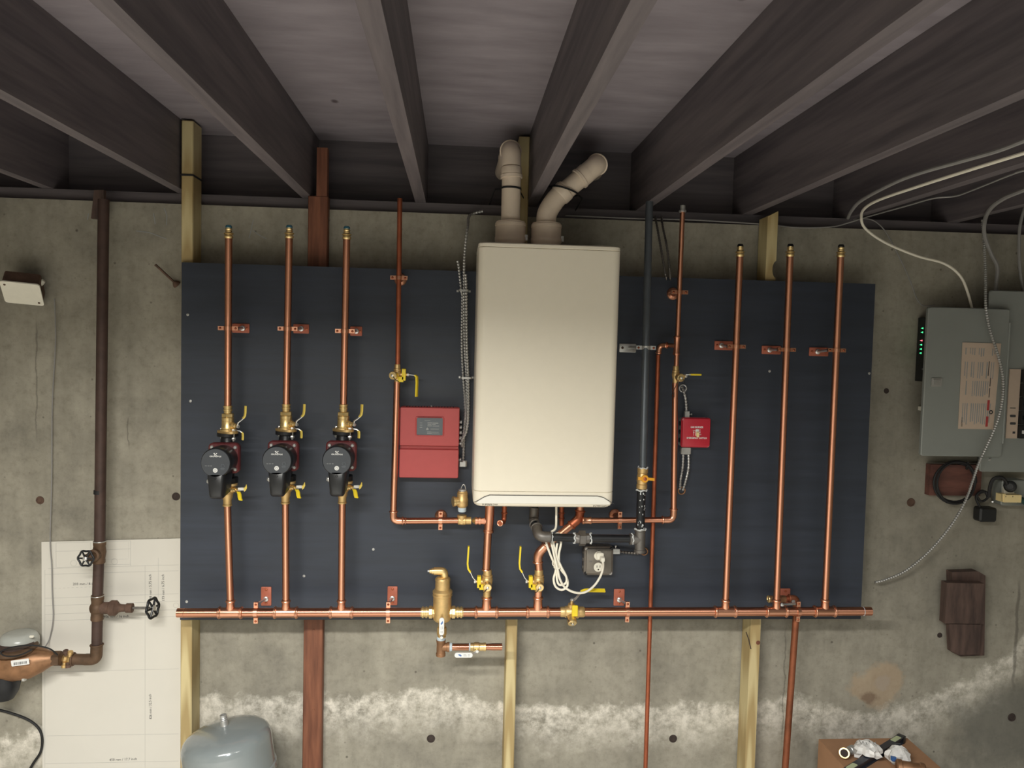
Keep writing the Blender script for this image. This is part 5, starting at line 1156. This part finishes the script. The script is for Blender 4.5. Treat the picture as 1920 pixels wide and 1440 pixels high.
# wood block, cable coil, adapters under the panel
a, b = P(1745, 871, -.03), P(1860, 930, -.03)
bk = thing('backer_board', 'reddish brown wooden backer block under the breaker panel', 'wood block', V(((a.x+b.x)/2, -.015, b.z)))
b.x = min(b.x, X0+.0195)
part(bk, 'plank', MB().box(V(((a.x+b.x)/2, -.016, (a.z+b.z)/2)), (b.x-a.x, .030, a.z-b.z)), 'red_block')
c = P(1793, 905, -.055); mb = MB()
pts = [c+V((.078*(1+.06*math.sin(t_*.9))*math.cos(t_), .010*math.sin(t_*.5), .078*(1+.05*math.cos(t_*.7))*math.sin(t_))) for t_ in [i*.18 for i in range(112)]]
pts += [P(1812, 880, -.06), P(1815, 866, -.06)]
single('cable_coil', 'coil of black cable hanging in front of the reddish wooden block', 'cable', MB().tube(pts, .0042, 8), 'black_rubber')
pw = thing('plug_transformer', 'black plug transformer with a bunched cord below the outlet adapter', 'transformer', P(1840, 975, -.04))
part(pw, 'case', MB().slab(P(1839, 961, -.02), .068, .055, .010, [(0, .004), (.006, 0), (.040, 0), (.046, .006)], n=4), 'device_black')
pts = spl(PP([(1838, 952), (1830, 932), (1842, 920), (1852, 932), (1840, 940), (1832, 928), (1848, 922), (1852, 934, -.052)], -.045), 8)
part(pw, 'cord', MB().tube(pts, .0045, 8), 'black_rubber')
q = P(1885, 919, -.06)
ow = thing('outlet_box', 'grey outlet box with plugged-in adapters under the breaker panel', 'outlet', P(1885, 945, -.03))
part(ow, 'box', MB().slab(P(1884, 919.5, -.004), .100, .098, .010, [(0, 0), (.048, 0), (.051, .003)], n=4), 'panel_grey')
part(ow, 'cover_screw', MB().lathe(P(1861, 941, -.055), P(1861, 941, -1), [(0, .004), (.002, .003)], 8), 'steel')
ad = thing('tap_adapter', 'cream multi-outlet tap adapter plugged into the outlet box', 'adapter', P(1890, 942, -.08))
part(ad, 'body', merge(MB().box(P(1891, 933, -.08), (.068, .045, .028)), MB().prism([P(1871, 926, -.058), P(1880, 926, -.10), P(1880, 941, -.10), P(1871, 937, -.058)], V((.012, 0, 0)))), 'cream_plastic')
for dx in (-6, 7): part(ad, 'slot', MB().box(P(1892+dx, 931, -.1028), (.002, .0008, .005)), 'hole_dark')
part(ad, 'upper_socket', MB().slab(P(1889, 919, -.056), .040, .034, .006, [(0, 0), (.010, 0), (.012, .002)], n=3), 'white_plastic')
bp_ = thing('angled_plug', 'black angled round plug in the outlet box above the cream adapter', 'plug', P(1893, 922, -.08))
part(bp_, 'head', MB().lathe(P(1894, 912, -.068), P(1894, 912, -1), [(0, .022), (.014, .022), (.018, .018), (.019, .012), (.024, .011)], 22), 'device_black')
part(bp_, 'cord', MB().tube(spl(PP([(1888, 908), (1884, 900), (1876, 895, -.078), (1862, 899, -.07), (1856, 915, -.062), (1855, 932, -.058)], -.08), 8), .0065, 8), 'black_rubber')
single('green_cord', 'dark green cord end plugged beside the cream adapter', 'cord', MB().tube(spl(PP([(1908, 937), (1916, 938), (1926, 944), (1940, 960)], -.08), 6), .012, 12), 'green_cord')
# armored cable in front of the door
pts = [(1842, 412, -.02), (1844, 440, -.04), (1846, 470, -.06), (1848, 520, -.10), (1848.5, 575, -.145), (1856, 618, -.15), (1867, 652, -.15), (1877, 688, -.15), (1881, 718, -.15), (1879, 752, -.15), (1870, 790, -.15), (1853, 830, -.15), (1838, 862, -.15), (1826, 895, -.12), (1812, 935, -.10), (1790, 975, -.09), (1762, 1012, -.08), (1730, 1045, -.07), (1695, 1072, -.06), (1660, 1087, -.05), (1640, 1092, -.045)]
single('armored_cable', 'long loose armored cable drooping across the panel door to the bare wall', 'cable', flex(PP(pts, 0), .0056, .0046), 'galv')
# cables on the ceiling at the right
def cable(lb, pts, Y, r, m_='grey_cable'):
    q = [PZ(a[0], a[1], JB-.006-r-(.016 if r > .006 else 0)) if len(a) == 2 and Y is None else P(a[0], a[1], a[2] if len(a) > 2 else Y) for a in pts]
    if Y is None:
        d = q[0]-q[1]; d.z = 0; d.normalize(); e_ = q[0]+d*1.3; q = [V((min(e_.x, 2.95), e_.y, q[0].z))]+q
    single('ceiling_cable', lb, 'cable', MB().tube(resample(spl(q, 8), .01), r, 8), m_, 'cables above the breaker panel')
cable('bright white cable looping from the ceiling down behind the panel door', [(1980, 268), (1920, 287), (1820, 318), (1720, 350), (1650, 374), (1622, 390), (1615, 406, -.10), (1622, 428, -.06), (1660, 455, -.05), (1720, 480, -.05), (1770, 494, -.05), (1800, 517, -.06), (1815, 550, -.07), (1825, 590, -.08)], None, .0048, 'white_cord')
cable('dull grey flat cable running along the joist above the white cable', [(1980, 240), (1920, 264), (1870, 283), (1800, 303), (1720, 326), (1670, 346), (1615, 376), (1597, 395), (1590, 409)], None, .0055)
cable('thin grey cable sagging below the white cable toward the wall top', [(1980, 305), (1920, 320), (1890, 330), (1820, 358), (1790, 368), (1750, 372), (1700, 386), (1625, 407), (1590, 418, -.010), (1560, 425, -.005), (1500, 427, -.005), (1440, 421, -.005), (1380, 417, -.005), (1290, 412, -.005), (1200, 410, -.005), (1060, 404, -.005)], None, .0026)
cable('thin dark wire dropping in a curve from the wall top to the panel door', [(1600, 412), (1625, 410), (1645, 418), (1664, 440), (1690, 490), (1708, 530), (1718, 558), (1730, 573), (1752, 572)], -.02, .0022)
cable('thick dark cable bending down into the top of the breaker panel', [(1980, 330), (1920, 356), (1882, 372), (1858, 390), (1847, 412, -.18), (1846, 440, -.09), (1858, 475, -.05), (1870, 500, -.05), (1868, 530, -.05), (1866, 552, -.05)], None, .0068)
cable('dark cable dropping straight into the panel beside the thick cable', [(1935, 360, -.05), (1918, 400, -.05), (1911, 440, -.05), (1912, 500, -.05), (1920, 555, -.05)], -.05, .0055)
GC = 'thin armored cables above the board'
for pts, lb in (([(1228, 405, -.02), (1232, 425, -.05), (1240, 470, -.09), (1247, 510), (1250, 525)], 'thin armored cable hanging on the wall above the board, on the gas pipe side'), ([(1240, 407, -.02), (1243, 427, -.05), (1250, 460, -.09), (1255, 500), (1257, 526)], 'thin armored cable hanging on the wall above the board, next to the thin copper riser')):
    single('flexible_conduit', lb, 'conduit', flex(PP(pts, -.107), .0048), 'iron_grey', GC)
# ---------------------------------------------------------------- wooden blocks on the right wall
wb = thing('wood_block', 'stack of weathered brown wooden blocks fixed to the wall below the panel', 'wood block', P(1800, 1224, -.03))
part(wb, 'back_plank', MB().prism([P(1774, 1068, -.001), P(1822, 1066, -.001), P(1836, 1074, -.001), P(1834, 1222, -.001), P(1790, 1224, -.001), P(1776, 1217, -.001)], V((0, -.036, 0))), 'old_block')
part(wb, 'front_block', MB().prism([P(1765, 1088, -.037), P(1834.5, 1089, -.037), P(1834, 1164, -.037), P(1761, 1163, -.037)], V((0, -.034, 0))), 'old_block')
part(wb, 'lower_block', MB().prism([P(1773, 1166, -.037), P(1832, 1167, -.037), P(1829, 1223, -.037), P(1792, 1224, -.037), P(1776, 1216, -.037)], V((0, -.022, 0))), 'old_block')
# ---------------------------------------------------------------- cardboard box with fittings
zt_ = P(1535, 1386, -.09).z; bxl = P(1535, 1386, -.09).x; bxr = P(1701, 1383, -.09).x; yb, yf = -.09, -.50
cb = thing('cardboard_box', 'brown closed cardboard box on the floor by the wall carrying loose fittings', 'box', V(((bxl+bxr)/2, (yb+yf)/2, FZ)))
part(cb, 'carton', MB().box(V(((bxl+bxr)/2, (yb+yf)/2, (FZ+zt_)/2)), (bxr-bxl, yb-yf, zt_-FZ-.006)), 'cardboard')
for sx, x in ((-1, bxl+.25*(bxr-bxl)), (1, bxl+.75*(bxr-bxl))):
    part(cb, 'top_flap', MB().box(V((x, (yb+yf)/2, zt_-.0015)), ((bxr-bxl)/2-.001, yb-yf, .004)), 'cardboard')
def ZP(px, py, dz=0): return PZ(px, py, zt_+dz)
# spirit level
A, B = ZP(1693, 1370, .055), ZP(1575, 1455, .055); A.z = B.z = zt_+.026; d_ = (B-A).normalized(); s_ = EZ.cross(d_).normalized()
if s_.y > 0: s_ = -s_
A = ZP(1692, 1378, .026); B = ZP(1580, 1448, .026); d_ = (B-A).normalized(); s_ = d_.cross(EZ).normalized()
lvl = thing('spirit_level', 'black spirit level with pale green labels lying across the cardboard box', 'level', V(((A.x+B.x)/2, (A.y+B.y)/2, zt_)))
rotm = Matrix((d_, s_, EZ)).transposed()
mid = (A+B)/2; L = (B-A).length
part(lvl, 'bar', MB().box(V((mid.x, mid.y, zt_+.0135)), (L, .012, .026), rotm), 'level_black')
for sg in (-1, 1):
    part(lvl, 'edge_rail', MB().box(V((mid.x, mid.y, zt_+.0135+sg*.0115)), (L, .024, .004), rotm), 'level_black')
for t_ in (.12, .86):
    c = A.lerp(B, t_); c.z = zt_+.0262; part(lvl, 'brand_label', MB().slab(c, .052, .019, .005, [(0, 0), (.0012, 0)], ux=d_, uz=EZ.cross(d_), n=3), 'level_label', 'pale green label')
for t_ in (.02, .98): part(lvl, 'end_cap', MB().box(V((A.lerp(B, t_).x, A.lerp(B, t_).y, zt_+.0135)), (.016, .026, .028), rotm), 'black_plastic')
# loose brass fitting and bags
fc = ZP(1583, 1412, .028); fit = thing('brass_fitting', 'loose brass pipe fitting with an open dark mouth on the cardboard box', 'fitting', V((fc.x, fc.y, zt_)), 'loose fittings on the box')
fax = V((-.42, -.74, .42)).normalized()
part(fit, 'socket', MB().lathe(fc-fax*.035, fc, [(0, .015), (.018, .015), (.020, .0185), (.034, .0190), (.036, .0175), (.0362, .0135), (.020, .0130)], 24), 'brass')
part(fit, 'mouth', MB().cyl(fc-fax*.018, fc-fax*.003, .0128, seg=20), 'hole_dark')
fe = fc-fax*.022; part(fit, 'tail', MB().lathe(fe, fe+V((1, .5, .04)), [(0, .014), (.03, .013), (.032, .0155), (.05, .0155)], 16), 'galv')
def bag(name, lb, px, py, rx, ry, rz, seed, txt=None):
    random.seed(seed); c = ZP(px, py, rz); t_ = thing(name, lb, 'bag', V((c.x, c.y, zt_)), 'plastic parts bags on the box')
    mb = MB().ball(c, 1, 20, (rx, ry, rz)); out = []
    for p in mb.v:
        q = p-c; n = 1+.16*math.sin(q.x*190+seed)*math.cos(q.y*160)+.16*random.uniform(-1, 1); p2 = c+V((q.x*n, q.y*n, q.z*(.9+.35*abs(math.sin(q.x*90+q.y*70+seed)))))
        # the pouch drapes: it rests on the box, over the level and over the fitting beside it
        h0 = zt_+.0012; dl = abs((p2-mid).dot(s_)); h0 = max(h0, zt_+.0305*min(1, max(0, 1.9-dl/.018)))
        if (p2-mid).dot(d_) < -L/2-.02: h0 = zt_+.0012
        p2.z = max(p2.z, h0); out.append(p2)
    mb.v = out; o = part(t_, 'pouch', mb, 'bag'); o.data.set_sharp_from_angle(angle=math.radians(14)); return t_, c
t_, c = bag('parts_bag', 'crumpled clear bag with white paper label beside the open brass fitting', 1626, 1408, .046, .044, .030, 2)
mb = MB()
for k in range(7): mb.strip([c+V((-.03+k*.009, -.012+.006*math.sin(k*2.1), .033)), c+V((-.026+k*.009, .004+.007*math.cos(k*1.7), .034))], V((.0022, 0, 0)), .0006)
o = part(t_, 'label_print', mb, 'print_grey'); o['kind'] = 'stuff'
t2, c2 = bag('parts_bag', 'white paper-labelled plastic bag leaning on the shiny bronze fitting', 1684, 1417, .040, .036, .030, 5)
part(t2, 'label_print', MB().strip([c2+V((-.018, .004, .040)), c2+V((-.008, .006, .041)), c2+V((0, .003, .042)), c2+V((.010, .005, .041))], V((0, .004, .002)), .0008), 'print_dark')
part(t2, 'blue_tag', MB().box(c2+V((-.034, -.028, .006)), (.014, .012, .014)), 'blue')
bf = ZP(1713, 1444, .0285); t3 = thing('bronze_fitting', 'shiny round bronze press fitting at the front of the cardboard box', 'fitting', V((bf.x, bf.y, zt_)), 'loose fittings on the box')
part(t3, 'sleeve', MB().lathe(bf+V((-.05, .02, 0)), bf+V((.05, -.02, 0)), [(0, .024), (.004, .028), (.016, .028), (.018, .025), (.072, .025), (.074, .028), (.086, .028), (.09, .024)], 28), 'bronze')
# ---------------------------------------------------------------- expansion tank
tk = thing('expansion_tank', 'grey steel expansion tank with a threaded inlet leaning on the floor below the board', 'tank', V((-.735, -.26, FZ)))
ax = V((-.15, .03, 1)).normalized(); ctop = P(421, 1360, -.26); base = ctop-ax*((ctop.z-FZ-.02)/ax.z)
L = (ctop-base).length; R = .143
part(tk, 'shell', MB().lathe(base, ctop, [(0, .06), (.02, .105), (.05, R*.96), (.07, R), (L-.168, R), (L-.165, R*1.03), (L-.150, R*1.03), (L-.147, R), (L-.060, R), (L-.048, R*.99), (L-.036, R*.955), (L-.025, R*.88), (L-.016, R*.74), (L-.008, R*.5), (L-.002, R*.25), (L, .018)], 48), 'tank_grey')
nb = ctop-ax*.004; part(tk, 'inlet_nipple', MB().lathe(nb, nb+ax, [(0, .015), (.004, .0125), (.020, .0125), (.022, .0108), (.025, .0122), (.028, .0106), (.031, .0122), (.034, .0106), (.040, .011), (.0402, .007), (.03, .007)], 18), 'galv')
